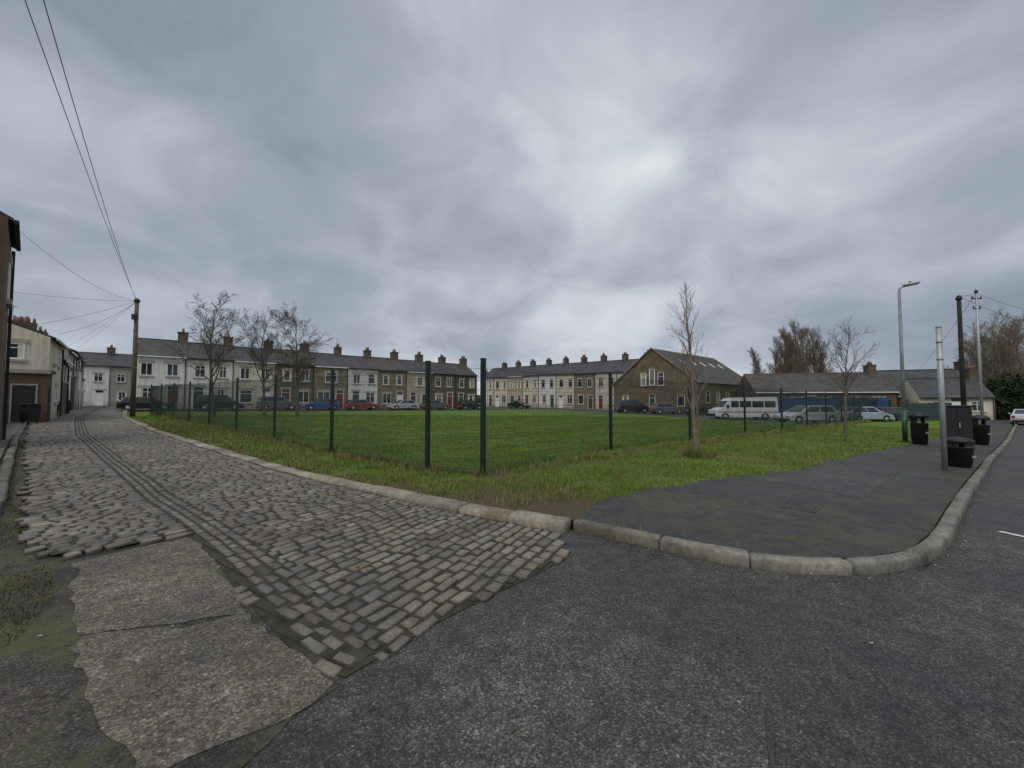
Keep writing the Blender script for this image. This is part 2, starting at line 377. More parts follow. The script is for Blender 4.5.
# ------------------------------------------------------------ setts
JO=[]
def build_setts():
    C=[]
    s=-1.2
    while s<74:
        ds=0.128*random.uniform(0.85,1.15)*(1.0 if s<30 else 1.25)
        w=0.02; g=float(wg(s))
        while w<3.95:
            lw=random.choice([random.uniform(0.12,0.2),random.uniform(0.18,0.29)])
            if w+lw>g-0.16 and w<g-0.16:
                lw=g-0.16-w
                if lw<0.06: w=g+0.17; continue
            if g-0.16<=w+0.001<g+0.17: w=g+0.17; continue
            C.append((s+ds/2,w+lw/2,ds,lw,0)); w+=lw
            if s<16: JO.append((s+random.uniform(0,ds),w))
            if s<16: JO.append((s,w-lw*random.random()))
        s+=ds
    for k in range(3):
        s=-1.0
        while s<74:
            l=random.uniform(0.17,0.27); C.append((s+l/2,float(wg(s+l/2))-0.105+0.105*k,l,0.100,1 if k==1 else 0)); s+=l
    C=np.array(C)
    C[:,0]+=0.03*np.sin(C[:,1]*2.3+C[:,0]*.35)+0.012*np.sin(C[:,1]*7+C[:,0]*2.1)
    x,y,dx,dy=R(C[:,0]); cx=x-dy*C[:,1]; cy=y+dx*C[:,1]
    keep=pip(cx,cy,cobpoly)
    C=C[keep];cx=cx[keep];cy=cy[keep];dx=dx[keep];dy=dy[keep];n=len(C)
    r=np.random.rand
    gap=0.006+0.008*r(n)**1.5
    hl=C[:,2]/2-gap; hw=C[:,3]/2-gap*0.9
    th=np.random.normal(0,0.045,n); c=np.cos(th);s_=np.sin(th)
    ddx=dx*c-dy*s_; ddy=dx*s_+dy*c
    near_mid=1-np.clip(np.abs(C[:,1]-wg(C[:,0]))/2,0,1)
    zt=topz(C[:,0],C[:,1])+np.random.normal(0,0.0035,n)-0.005*C[:,4]
    tx=np.random.normal(0,0.03,n); ty=np.random.normal(0,0.022,n)
    corners=[(-1,-1),(1,-1),(1,1),(-1,1)]
    V=np.zeros((n,17,3))
    rr=[np.random.uniform(0.82,1.04,(n,2)) for _ in range(4)]
    for k,(a,b) in enumerate(corners):
        for lev,(sc,dz) in enumerate(((1.0,-0.05),(1.0,-0.018),(0.86,-0.007),(0.50,0.0))):
            sh=(1-sc)*np.minimum(hl,hw)
            u=a*(hl*rr[k][:,0]-sh); w_=b*(hw*rr[k][:,1]-sh)
            V[:,lev*4+k,0]=cx+ddx*u-ddy*w_; V[:,lev*4+k,1]=cy+ddy*u+ddx*w_
            V[:,lev*4+k,2]=zt+dz+(u*tx+w_*ty if lev else 0)
    V[:,16,0]=cx;V[:,16,1]=cy;V[:,16,2]=zt+0.0015
    V[:,:,2]+=gzv(V[:,:,0])
    fs=[]
    for lev in range(3):
        for k in range(4):
            fs.append((lev*4+k,lev*4+(k+1)%4,lev*4+4+(k+1)%4,lev*4+4+k))
    q=np.array(fs); base=(np.arange(n)*17)[:,None,None]
    quads=(q[None]+base).reshape(-1,4); t=np.array([(12,13,16),(13,14,16),(14,15,16),(15,12,16)])
    tris=(t[None]+base).reshape(-1,3)
    o=meshobj('cobbled_lane',V.reshape(-1,3).tolist(),quads.tolist()+tris.tolist(),M['sett'],None,True)
    b=np.array([0.172,0.148,0.119]); val=np.random.normal(1,0.17,n).clip(0.5,1.6)
    val*=1-0.25*near_mid**3
    warm=np.random.normal(0,0.05,n)
    col=np.stack([b[0]*val*(1+warm),b[1]*val,b[2]*val*(1-warm),np.ones(n)],1)
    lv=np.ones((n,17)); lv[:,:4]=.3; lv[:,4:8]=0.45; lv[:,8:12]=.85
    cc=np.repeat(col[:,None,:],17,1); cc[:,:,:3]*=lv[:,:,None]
    setcol(o,cc.reshape(-1,4))
build_setts()
# ------------------------------------------------------------ kerbs
def kerb(name,s_pts,width,height,seglen,basecol,gap=0.012,z0=-0.05,bev=0.03,irregular=0.012):
    P=np.array(s_pts,float); d=np.r_[0,np.cumsum(np.hypot(*np.diff(P,axis=0).T))]
    V=[];F=[];cols=[]; s=0
    while s<d[-1]-0.2:
        L=seglen*random.uniform(0.8,1.2) if s<40 else seglen*3
        e=min(s+L,d[-1]); nsub=3 if s<12 else 1
        h=height+random.uniform(-irregular,irregular); sh=random.uniform(-irregular,irregular)
        val=random.uniform(0.7,1.2); cw=random.uniform(-.04,.04)
        ring=[]
        for k in range(nsub+3):
            if k==0: t=s+gap/2; ins=bev
            elif k==nsub+2: t=e-gap/2; ins=bev
            else: t=s+gap/2+bev*0.8+(e-s-gap-1.6*bev)*(k-1)/nsub; ins=0
            x=np.interp(t,d,P[:,0]);y=np.interp(t,d,P[:,1])
            x2=np.interp(min(t+.1,d[-1]),d,P[:,0])-np.interp(t-.1,d,P[:,0]);y2=np.interp(min(t+.1,d[-1]),d,P[:,1])-np.interp(t-.1,d,P[:,1])
            l=math.hypot(x2,y2);nx,ny=-y2/l,x2/l
            i2=ins*0.5
            prof_=[(0+i2*.4,z0),(0+i2*.4,h-bev-i2),(bev*0.35,h-bev*0.35-i2),(bev,h-i2),(width-bev,h-i2),(width-i2*.4,h-bev-i2),(width-i2*.4,z0)]
            ring.append(len(V))
            for (w,z) in prof_:
                w+=sh+random.uniform(-.004,.004); X=x+nx*w;Y=y+ny*w
                V.append((X,Y,gz(X)+z+random.uniform(-.003,.003)))
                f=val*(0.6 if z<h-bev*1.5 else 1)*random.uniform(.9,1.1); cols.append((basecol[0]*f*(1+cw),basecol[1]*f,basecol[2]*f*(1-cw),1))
        for k in range(len(ring)-1):
            for j in range(6): F.append((ring[k]+j,ring[k]+j+1,ring[k+1]+j+1,ring[k+1]+j))
        F.append(tuple(ring[0]+j for j in range(7))[::-1]); F.append(tuple(ring[-1]+j for j in range(7)))
        s=e
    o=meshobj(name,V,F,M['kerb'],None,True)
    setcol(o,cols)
    bm=bmesh.new(); bm.from_mesh(o.data); bmesh.ops.recalc_face_normals(bm,faces=bm.faces[:]); bm.to_mesh(o.data); bm.free()
    return o
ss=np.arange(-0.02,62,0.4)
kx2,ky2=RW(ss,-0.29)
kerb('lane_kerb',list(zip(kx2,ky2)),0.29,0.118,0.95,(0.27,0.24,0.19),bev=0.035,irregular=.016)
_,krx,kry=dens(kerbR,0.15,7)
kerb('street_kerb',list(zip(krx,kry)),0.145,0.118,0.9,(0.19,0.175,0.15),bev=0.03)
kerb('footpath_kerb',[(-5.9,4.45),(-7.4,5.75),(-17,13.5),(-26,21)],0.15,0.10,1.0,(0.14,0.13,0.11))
# ------------------------------------------------------------ grass blades
def blades(name,xy,h,wd,cols,zbase,lean=0.5,absz=None):
    n=len(xy); a=np.random.rand(n)*2*math.pi; ln=np.random.rand(n)*lean*h; b=np.random.rand(n)*2*math.pi
    z=gzv(xy[:,0])+(zbase if absz is None else absz)
    V=np.zeros((n,3,3))
    V[:,0,0]=xy[:,0]-np.cos(a)*wd;V[:,0,1]=xy[:,1]-np.sin(a)*wd;V[:,0,2]=z
    V[:,1,0]=xy[:,0]+np.cos(a)*wd;V[:,1,1]=xy[:,1]+np.sin(a)*wd;V[:,1,2]=z
    V[:,2,0]=xy[:,0]+np.cos(b)*ln;V[:,2,1]=xy[:,1]+np.sin(b)*ln;V[:,2,2]=z+h
    o=meshobj(name,V.reshape(-1,3).tolist(),np.arange(n*3).reshape(n,3).tolist(),M['blade'])
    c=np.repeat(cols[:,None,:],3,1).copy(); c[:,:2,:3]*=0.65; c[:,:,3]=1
    setcol(o,c.reshape(-1,4))
def gcol(n,brown):
    g=np.stack([np.random.uniform(.11,.23,n),np.random.uniform(.19,.30,n),np.random.uniform(.03,.06,n),np.ones(n)],1)
    br=np.stack([np.random.uniform(.2,.36,n),np.random.uniform(.17,.28,n),np.random.uniform(.08,.14,n),np.ones(n)],1)
    m=np.random.rand(n)<brown
    g[m]=br[m]; return g
n=340000
r=4.2+(38-4.2)*np.random.rand(n)**1.35; an=np.random.uniform(-0.98,0.98,n)
X=r*np.sin(an);Y=r*np.cos(an)
k=pip(X,Y,G)&~pip(X,Y,pavepoly)
mu=mudf(X[k],Y[k]); X=X[k];Y=Y[k]
patch=np.sin(X*1.7+2*np.sin(Y*1.3))*np.sin(Y*1.9+np.sin(X*2.3))
keep=np.random.rand(len(X))>np.clip(mu*1.7+0.25*(patch<-.35),0,0.95)
X=X[keep];Y=Y[keep];mu=mu[keep];patch=patch[keep]
rr=np.hypot(X,Y)
inside=((X-fB[0])*(-dL[1])+(Y-fB[1])*dL[0]<0)&((X-fA[0])*(-dR[1])+(Y-fA[1])*dR[0]>0)
h=np.where(inside,np.random.uniform(.025,.065,len(X)),np.random.uniform(.025,.09,len(X)))*(1+0.5*patch)
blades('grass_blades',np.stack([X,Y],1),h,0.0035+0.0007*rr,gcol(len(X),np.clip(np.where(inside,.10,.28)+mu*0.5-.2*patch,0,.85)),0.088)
P=[]
for (p,d,L) in ((fB,dL,34),(fA,dR,60),(fA,(fB-fA)/np.hypot(*(fB-fA)),1.3)):
    t=0
    while t<L:
        t+=random.expovariate(6.0 if t<18 else 2.5)
        q=p+np.array(d)*t+np.random.normal(0,0.12,2)
        m=random.randint(12,60); P.append((np.random.normal(0,1,(m,2))*random.uniform(.04,.16)+q, random.uniform(.10,.34)))
for _ in range(420):
    t=random.uniform(0.3,24); w=-random.uniform(0.3,2.2); x,y=RW(t,w); m=random.randint(12,40)
    P.append((np.random.normal(0,1,(m,2))*random.uniform(.03,.12)+np.array([float(x),float(y)]),random.uniform(.06,.2)))
for _ in range(320):
    x=random.uniform(-6,14);y=random.uniform(6,17); m=random.randint(10,34)
    P.append((np.random.normal(0,1,(m,2))*random.uniform(.03,.10)+np.array([x,y]),random.uniform(.06,.15)))
for _ in range(70):
    m=random.randint(20,60); P.append((np.random.normal(0,1,(m,2))*0.10+np.array([4.93,10.5])+np.random.normal(0,.14,2),random.uniform(.15,.42)))
xy=np.concatenate([p for p,_ in P]); hh=np.concatenate([np.random.uniform(.4,1,len(p))*q for p,q in P])
k=pip(xy[:,0],xy[:,1],G)&~pip(xy[:,0],xy[:,1],pavepoly); xy=xy[k];hh=hh[k]
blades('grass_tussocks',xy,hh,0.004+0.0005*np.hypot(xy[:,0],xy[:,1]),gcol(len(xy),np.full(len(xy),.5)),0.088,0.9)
q=np.random.rand(60000,2)*np.array([6,5])+np.array([-9,1.6]); mp=[(-3.0,2.2),(-3.35,2.75),(-3.75,3.3),(-4.5,3.85),(-5.4,4.45),(-6.4,5.4),(-7.4,5.9),(-8.8,4.4),(-5,1.6)]
k=pip(q[:,0],q[:,1],mp)&((np.sin(q[:,0]*2.9)+np.sin(q[:,1]*3.7+q[:,0])+np.random.normal(0,.6,len(q)))>-0.2); q=q[k]
sx=np.random.uniform(0,25,9000); a,b=RW(sx,np.random.normal(0.0,0.02,9000))
t=np.random.uniform(0,1,2500); q3=np.stack([-7.4-9.6*t,5.75+7.75*t],1)+np.random.normal(0,.05,(2500,2))
qq=np.concatenate([q,q3])
blades('moss_and_weeds',qq,np.random.uniform(.006,.03,len(qq)),0.006+0*qq[:,0],gcol(len(qq),np.full(len(qq),.35))*np.array([.65,.6,.65,1]),0.006,0.9)
jo=np.array(JO); pm=np.sin(jo[:,0]*1.3+jo[:,1]*2.1)+np.sin(jo[:,0]*.7-jo[:,1]*1.7)+0.4*(jo[:,1]-2.2)+np.random.normal(0,.5,len(jo)); jo=jo[pm>0.4]
jo=np.repeat(jo,4,0)+np.random.normal(0,.006,(len(jo)*4,2)); jx,jy=RW(jo[:,0],jo[:,1]); kk=pip(jx,jy,cobpoly); jo=jo[kk];jx=jx[kk];jy=jy[kk]
jo=np.concatenate([jo,np.stack([sx,0*sx],1)]);jx=np.r_[jx,a];jy=np.r_[jy,b]
blades('joint_moss',np.stack([jx,jy],1),np.random.uniform(.008,.022,len(jx)),0.004+0*jx,gcol(len(jx),np.full(len(jx),.3))*np.array([.55,.5,.55,1]),0,0.9,absz=topz(jo[:,0],jo[:,1])-0.018)

# ------------------------------------------------------------ mesh fence
def mesh_fence(pts,name='mesh_fence'):
    e=empty(name,(pts[0][0],pts[0][1],gz(pts[0][0])))
    ox,oy,oz=e.location
    Vw=[];Fw=[]
    def wire(a,b,r):
        a=Vector(a)-Vector((ox,oy,oz));b=Vector(b)-Vector((ox,oy,oz));d=(b-a).normalized()
        u=d.cross(Vector((0.3,0.5,0.81))).normalized()*r; v=d.cross(u).normalized()*r
        i=len(Vw)
        for p in (a,b):
            for w in (u,v,-u,-v): Vw.append(p+w)
        for k in range(4): Fw.append((i+k,i+(k+1)%4,i+4+(k+1)%4,i+4+k))
    Hf=2.32
    V=[];F=[]
    for i,(x,y) in enumerate(pts):
        z=gz(x)-oz; X=x-ox;Y=y-oy
        q=pts[min(i+1,len(pts)-1)]; p=pts[max(i-1,0)]; a=math.atan2(q[1]-p[1],q[0]-p[0])
        for (s,z0,z1) in ((0.045,0.0,Hf+0.10),(0.052,Hf+0.10,Hf+0.125),(0.09,0.07,0.10)):
            b=len(V)
            for zz in (z0,z1):
                for (u,v) in ((-s,-s*.8),(s,-s*.8),(s,s*.8),(-s,s*.8)):
                    V.append((X+u*math.cos(a)-v*math.sin(a),Y+u*math.sin(a)+v*math.cos(a),z+zz))
            F+= [(b,b+3,b+2,b+1),(b+4,b+5,b+6,b+7)]+[(b+k,b+(k+1)%4,b+4+(k+1)%4,b+4+k) for k in range(4)]
    meshobj('posts',V,F,M['fence'],e)
    for (a,b) in zip(pts[:-1],pts[1:]):
        L=math.dist(a,b); dm=math.hypot((a[0]+b[0])/2,(a[1]+b[1])/2)
        pitch=0.05 if dm<26 else 0.10; n=int(L/pitch); rw=0.0036 if dm<26 else 0.006
        dx,dy=(b[0]-a[0])/L,(b[1]-a[1])/L; nx,ny=-dy,dx
        for k in range(1,n):
            x=a[0]+dx*L*k/n;y=a[1]+dy*L*k/n; z=gz(x)
            wire((x+nx*.03,y+ny*.03,z+0.12),(x+nx*.03,y+ny*.03,z+Hf),rw)
        nseg=6
        for zz in [0.14,0.20,0.4,0.6,0.8,0.86,1.0,1.2,1.4,1.46,1.6,1.8,2.0,2.06,2.24]:
            for o in ((0.022,0.038) if dm<20 else (.03,)):
                for k in range(nseg):
                    xa=a[0]+dx*L*k/nseg;ya=a[1]+dy*L*k/nseg;xb=a[0]+dx*L*(k+1)/nseg;yb=a[1]+dy*L*(k+1)/nseg
                    wire((xa+nx*o,ya+ny*o,gz(xa)+zz),(xb+nx*o,yb+ny*o,gz(xb)+zz),rw)
    meshobj('wire_panels',Vw,Fw,M['wire'],e)
ptsL=[tuple(fB+dL*4.4*k) for k in range(0,9)]
ptsR=[tuple(fA),(2.99,11.85),(6.8,14.95),(10.96,18.4),(14.7,21.3)]+[(14.7+.765*4.9*k,21.3+.644*4.9*k) for k in range(1,11)]
mesh_fence([tuple(fA)]+ptsL)
mesh_fence(ptsR)

# ------------------------------------------------------------ houses
def house(name,origin,ang,w,d,eave,ridge,wall,roof,front=(),left=(),right=(),door=None,chim=True,zextra=0.0,axis='x',frame='upvc',lint='lintel',pots=3,doorcol=None,gut=None,over=.22):
    e=empty(name,(origin[0],origin[1],gz(origin[0])+zextra),ang)
    zb=-0.5
    if axis=='x':
        V=[(0,0,zb),(w,0,zb),(w,d,zb),(0,d,zb),(0,0,eave),(w,0,eave),(w,d,eave),(0,d,eave),(0,d/2,ridge),(w,d/2,ridge)]
        F=[(0,1,5,4),(2,3,7,6),(1,2,6,9,5),(3,0,4,8,7)]
    else:
        V=[(0,0,zb),(w,0,zb),(w,d,zb),(0,d,zb),(0,0,eave),(w,0,eave),(w,d,eave),(0,d,eave),(w/2,0,ridge),(w/2,d,ridge)]
        F=[(0,1,5,8,4),(1,2,6,5),(2,3,7,9,6),(3,0,4,7)]
    meshobj('walls',V,F,wall,e)
    t=0.10; o=over
    if axis=='x':
        sl=(ridge-eave)/(d/2); g=0.004
        A=[(g,-o,eave-sl*o),(w-g,-o,eave-sl*o),(w-g,d/2,ridge),(g,d/2,ridge)]
        B=[(g,d/2,ridge),(w-g,d/2,ridge),(w-g,d+o,eave-sl*o),(g,d+o,eave-sl*o)]
    else:
        sl=(ridge-eave)/(w/2)
        A=[(-o,-0.1,eave-sl*o),(w/2,-0.1,ridge),(w/2,d+.1,ridge),(-o,d+.1,eave-sl*o)]
        B=[(w/2,-0.1,ridge),(w+o,-0.1,eave-sl*o),(w+o,d+.1,eave-sl*o),(w/2,d+.1,ridge)]
    V=[];F=[]
    for Q in (A,B):
        b=len(V); V+=[(x,y,z+0.01) for x,y,z in Q]+[(x,y,z+t) for x,y,z in Q]
        F+=[(b,b+3,b+2,b+1),(b+4,b+5,b+6,b+7)]+[(b+k,b+(k+1)%4,b+4+(k+1)%4,b+4+k) for k in range(4)]
    meshobj('roof',V,F,roof,e)
    if axis=='x':
        boxes('ridge_tiles',[(0.01,w-.01,d/2-.1,d/2+.1,ridge+t-.03,ridge+t+.06)],M['pot'] if random.random()<.3 else M['slate2'],e)
        boxes('gutter',[(0.02,w-0.02,-o-0.1,-o-0.005,eave-sl*o-0.04,eave-sl*o+0.07)],gut or (M['blackp'] if random.random()<.6 else M['upvc']),e)
        boxes('downpipe',[(w-0.14,w-0.06,-0.09,-0.01,0,eave-0.15)],M['blackp'],e)
    fr=[];gl=[];li=[];cu=[]
    def win(face,u,z,ww,hh):
        def bx(u0,u1,p0,p1,z0,z1):
            if face=='f': return (u0,u1,-p1,-p0,z0,z1)
            if face=='l': return (-p1,-p0,u0,u1,z0,z1)
            return (w+p0,w+p1,u0,u1,z0,z1)
        f=0.07
        gl.append(bx(u-ww/2+f*.5,u+ww/2-f*.5,-0.01,0.012,z-hh/2+f*.5,z+hh/2-f*.5))
        fr.extend([bx(u-ww/2,u-ww/2+f,0.003,0.04,z-hh/2,z+hh/2),bx(u+ww/2-f,u+ww/2,0.003,0.04,z-hh/2,z+hh/2),
                   bx(u-ww/2+f,u+ww/2-f,0.003,0.037,z+hh/2-f,z+hh/2),bx(u-ww/2+f,u+ww/2-f,0.003,0.037,z-hh/2,z-hh/2+f)])
        if ww>0.9 and random.random()<.6: fr.append(bx(u-.03,u+.03,0.003,0.034,z-hh/2+f,z+hh/2-f))
        if random.random()<.6: fr.append(bx(u-ww/2+f,u+ww/2-f,0.003,0.030,z+hh*.2-.025,z+hh*.2+.025))
        li.extend([bx(u-ww/2-.14,u+ww/2+.14,-0.02,0.06,z+hh/2+.003,z+hh/2+.24),bx(u-ww/2-.1,u+ww/2+.1,-0.02,0.11,z-hh/2-.15,z-hh/2-.003)])
        if random.random()<.55:
            c=random.choice([.25,.4]); cu.append(bx(u-ww/2+f,u-ww/2+f+ww*c*.6,0.0125,0.0145,z-hh/2+f,z+hh/2-f))
            cu.append(bx(u+ww/2-f-ww*c*.6,u+ww/2-f,0.0125,0.0145,z-hh/2+f,z+hh/2-f))
    for a in front: win('f',*a)
    for a in left: win('l',*a)
    for a in right: win('r',*a)
    if door is not None:
        u=door; m=doorcol or M['upvc']
        boxes('door',[(u-.42,u+.42,-0.03,0.0,0.1,2.1)],m,e)
        fr.extend([(u-.5,u-.425,-.05,.0,.1,2.55),(u+.425,u+.5,-.05,0,.1,2.55),(u-.42,u+.42,-.05,0,2.105,2.16)])
        gl.append((u-.42,u+.42,-.02,0.01,2.165,2.5))
        li.extend([(u-.65,u+.65,-.07,0.02,2.56,2.8),(u-.5,u+.5,-.3,-0.0,-.3,.095)])
    if gl: boxes('window_glass',gl,M['glass'],e)
    if fr: boxes('window_frames',fr,M[frame],e)
    if li: boxes('lintels_and_sills',li,M[lint],e)
    if cu: boxes('curtains',cu,M['cream'],e)
    if chim:
        cx=w-0.005; cw=random.uniform(.75,.95)
        boxes('chimney',[(cx-cw,cx,d/2-.55,d/2+.55,ridge-.6,ridge+1.0),(cx-cw-.06,cx+.06,d/2-.6,d/2+.6,ridge+1.003,ridge+1.12)],M['stone3'],e)
        T=Tubes()
        for k in range(pots):
            yy=d/2-.38+.76*k/max(1,pots-1); T.add([(cx-cw/2,yy,ridge+1.1),(cx-cw/2,yy,ridge+1.1+random.uniform(.35,.6))],[.13,.10],8,True)
        T.obj('chimney_pots',M['pot'],e)
        if random.random()<.5:
            T=Tubes(); hx=cx-cw/2; b=ridge+1.1
            T.add([(hx,d/2+.5,b-.3),(hx,d/2+.5,b+1.5)],.02,4)
            T.add([(hx-.5,d/2+.5,b+1.4),(hx+.5,d/2+.5,b+1.4)],.012,4)
            for q in range(6): T.add([(hx-.45+.17*q,d/2+.25,b+1.4),(hx-.45+.17*q,d/2+.75,b+1.4)],.01,3)
            T.obj('tv_aerial',M['galv'],e)
    return e
ang1=math.atan2(.633,.774)
W1=42.6/10
dcols=[flat('door_paint_red',(.2,.02,.02),.5),flat('door_paint_green',(.02,.07,.04),.5),M['upvc'],flat('door_paint_brown',(.09,.04,.02),.5)]
seq=['white','white','cream','stone','stone2','white','stone2','beige','stone','stone3']
for i in range(10):
    p=a0+dr*W1*i
    f=[(1.05,4.3,.95,1.35),(3.1,4.3,.95,1.35),(1.2,1.6,1.25,1.5)]; dd=3.2
    if i in (4,7): f=[(2.1,4.3,1.5,1.35),(1.2,1.6,1.5,1.5)]
    if i%2: f=[(W1-u,z,a,b) for (u,z,a,b) in f]; dd=W1-dd
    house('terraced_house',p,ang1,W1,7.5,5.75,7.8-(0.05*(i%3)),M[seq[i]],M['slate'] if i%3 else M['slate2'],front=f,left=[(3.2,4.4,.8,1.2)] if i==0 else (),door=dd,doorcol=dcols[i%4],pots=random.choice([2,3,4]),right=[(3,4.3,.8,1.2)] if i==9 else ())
b0=np.array((-7.5,94.5)); db=np.array((.735,-.678)); ang2=math.atan2(-.678,.735)
seq2=['cream','cream','beige','cream','white','cream','stone2','cream','cream']
for i in range(9):
    p=b0+db*4.5*i
    f=[(1.1,5.0,1.0,1.6),(3.3,5.0,1.0,1.6),(1.3,1.8,1.2,1.7)]; dd=3.4
    if i%2: f=[(4.5-u,z,a,b) for (u,z,a,b) in f]; dd=4.5-dd
    house('terraced_house',p,ang2,4.5,8,6.9,9.3,M[seq2[i]],M['slate'],front=f,door=dd,doorcol=dcols[(i+1)%4],pots=3)
angL=math.atan2(.71,-.70)
house('terraced_house',(-14.6,11.1),math.atan2(.63,-.78),3.4,7,6.7,8.6,M['brown'],M['slate'],front=[(2.0,5.2,.9,1.2)],right=[(3,4.5,.9,1.2)],chim=False,gut=M['blackp'],over=.1)
house('rendered_house',(-26.9,22.6),angL,6,5.2,4.9,6.0,M['cream'],M['slate'],left=[(1.3,4.0,.8,.9),(3.4,4.0,.9,.9)],front=[(2,4.0,.8,1.0),(4.4,4.0,.8,1.0),(3.5,1.6,.8,1.0)],chim=False)
house('rendered_house',(-31.2,26.9),angL,4.5,5,4.0,5.6,M['stone3'],M['slate'],front=[(1.2,3.0,.8,.9),(3.2,3.0,.8,.9)],left=[(2,3.2,.7,.8)],chim=True)
def garage(name,origin,ang,w,d,h,wall,doors,trim='upvc'):
    e=empty(name,(origin[0],origin[1],gz(origin[0])),ang)
    boxes('walls',[(0,w,0,d,-.4,h)],wall,e)
    boxes('flat_roof',[(-.12,w+.12,-.12,d+.12,h+.003,h+.16)],M['slate2'],e)
    boxes('fascia',[(-.15,-.125,-.12,d+.12,h-.04,h+.17)],M[trim],e)
    boxes('doors',[(-.02,-.001,u,u+v,0,2.0) for u,v in doors]+[(.4,1.2,-.02,-.001,0,2.0)],M['woodd'],e)
    boxes('door_frames',[(-.045,-.0205,u-.06,u,0,2.06) for u,v in doors]+[(-.045,-.0205,u+v,u+v+.06,0,2.06) for u,v in doors]+[(-.045,-.0205,u-.06,u+v+.06,2.06,2.14) for u,v in doors],M['grey'],e)
garage('garage',(-25.5,21.4),angL,1.7,5.5,2.75,M['brown'],[(0.4,.8),(1.6,.8),(2.8,1.6)],'grey')
for i,(o,w,d,ev,rd,wm) in enumerate([((-42.5,37.2),5,7,5.7,7.6,'grey'),((-46.1,40.7),5,7,6.2,8.1,'stone3'),((-49.7,44.2),5,7,5.9,7.9,'cream'),((-53.3,47.7),5,7,6.4,8.3,'white'),((-56.9,51.2),5,7,6.2,8.2,'stone2')]):
    house('terraced_house',o,angL,w,d,ev,rd,M[wm],M['slate'],front=[(1.2,4.6,.8,1.0),(3.6,4.6,.8,1.0)],left=[(3,4.4,.8,1.0)],pots=3)
for i,(o,w,d,h,wm) in enumerate([((-35.9,31.2),2.6,4,3.0,'brown'),((-39.0,34.2),2.6,4,3.8,'white'),((-43.2,38.3),3,4,3.2,'brown'),((-47.5,42.7),3,4,4.2,'white'),((-52.2,47.3),3,4,3.4,'cream')]):
    garage('outbuilding',o,angL,w,d,h,M[wm],[(.8,.9)],'grey')
for i in range(3):
    p=np.array((-70,61.0))+dr*5*i
    house('terraced_house',p,ang1,5,7,6.6,8.8,M[['white','grey','white'][i]],M['slate'],front=[(1.2,4.6,1,1.3),(3.6,4.6,1,1.3),(1.4,1.6,1.2,1.4)],door=3.8)
def yard_wall(name,p,q,h,mat):
    a=math.atan2(q[1]-p[1],q[0]-p[0]); e=empty(name,(p[0],p[1],gz(p[0])),0)
    V=[];F=[];n=4;t=.22;nx,ny=-math.sin(a)*t,math.cos(a)*t
    for k in range(n+1):
        x=(q[0]-p[0])*k/n;y=(q[1]-p[1])*k/n;z=gz(p[0]+x)-gz(p[0])
        V+=[(x,y,z-.3),(x+nx,y+ny,z-.3),(x+nx,y+ny,z+h),(x,y,z+h)]
    for k in range(n):
        for j in range(4): F.append((4*k+j,4*k+(j+1)%4,4*k+4+(j+1)%4,4*k+4+j))
    F+=[(0,1,2,3),(4*n+3,4*n+2,4*n+1,4*n)]
    meshobj('wall',V,F,mat,e)
yard_wall('yard_wall',(-17.9,13.0),(-25.9,20.1),1.1,M['stone3'])
def wheelie(loc,ang,mat='blackp'):
    e=empty('wheelie_bin',(loc[0],loc[1],gz(loc[0])+.07),ang)
    T=Tubes(); T.add([(0,0,.08),(0,0,.95)],[.30,.40],4,True); T.obj('body',M[mat],e,False)
    boxes('lid',[(-.31,.31,-.33,.31,.952,1.02)],M[mat],e,.02)
    T=Tubes(); T.add([(-.28,.27,.1),(-.2,.27,.1)],.1,10,True); T.add([(.2,.27,.1),(.28,.27,.1)],.1,10,True); T.obj('wheels',M['tyre'],e)
wheelie((-25.3,20.5),.8); wheelie((-26.6,20.9),.6,'teal'); wheelie((-34.9,30.4),.7); wheelie((-38.4,33.5),.7,'teal'); wheelie((-30.3,25.7),.7)

# ------------------------------------------------------------ stone hall
def hall():
    o=(16.6,63.6); a=math.atan2(-.76,.65); w,d,ev,rd=13.6,22,4.3,9.5
    e=house('stone_hall',o,a,w,d,ev,rd,M['hall'],M['slate2'],axis='y',chim=False,lint='stone2',
        front=[(5.4,4.9,.95,1.9),(6.8,5.2,.95,2.4),(8.2,4.9,.95,1.9),(2.2,1.7,1.1,1.5),(11.2,1.7,1.1,1.5)],
        right=[(3,2.2,1.2,1.6),(6.5,2.2,1.2,1.6),(10,2.2,1.2,1.6),(14,2.2,1.2,1.6)],door=6.8,doorcol=dcols[1])
    sl=(rd-ev)/(w/2)
    V=[];F=[]
    for (x0,z0,x1,z1) in ((-.25,ev-.2,w/2,rd),(w/2,rd,w+.25,ev-.2)):
        b=len(V)
        for (yy) in (-.22,-.105):
            V+=[(x0,yy,z0),(x1,yy,z1),(x1,yy,z1+.22),(x0,yy,z0+.22)]
        F+=[(b,b+1,b+2,b+3),(b+4,b+7,b+6,b+5)]+[(b+k,b+4+k,b+4+(k+1)%4,b+(k+1)%4) for k in range(4)]
    meshobj('gable_coping',V,F,M['stone2'],e)
    V=[];F=[]
    for yy in (4,7.5,11,14.5,18):
        xa,xb=8.9,9.8
        za=rd-(xa-w/2)*sl+.14; zb=rd-(xb-w/2)*sl+.14; b=len(V)
        V+=[(xa,yy,za),(xb,yy,zb),(xb,yy+.9,zb),(xa,yy+.9,za)]; F.append((b,b+1,b+2,b+3))
    meshobj('rooflights',V,F,M['lens'],e)
hall()
house('community_building',(33,53),math.atan2(-.25,.97),16,9,3.2,5.8,M['brick'],M['slate2'],front=[(2,1.7,1.4,1.2),(5,1.7,1.4,1.2),(8,1.7,1.4,1.2),(11,1.7,1.4,1.2),(14,1.7,1.4,1.2)],door=6.5,chim=True)
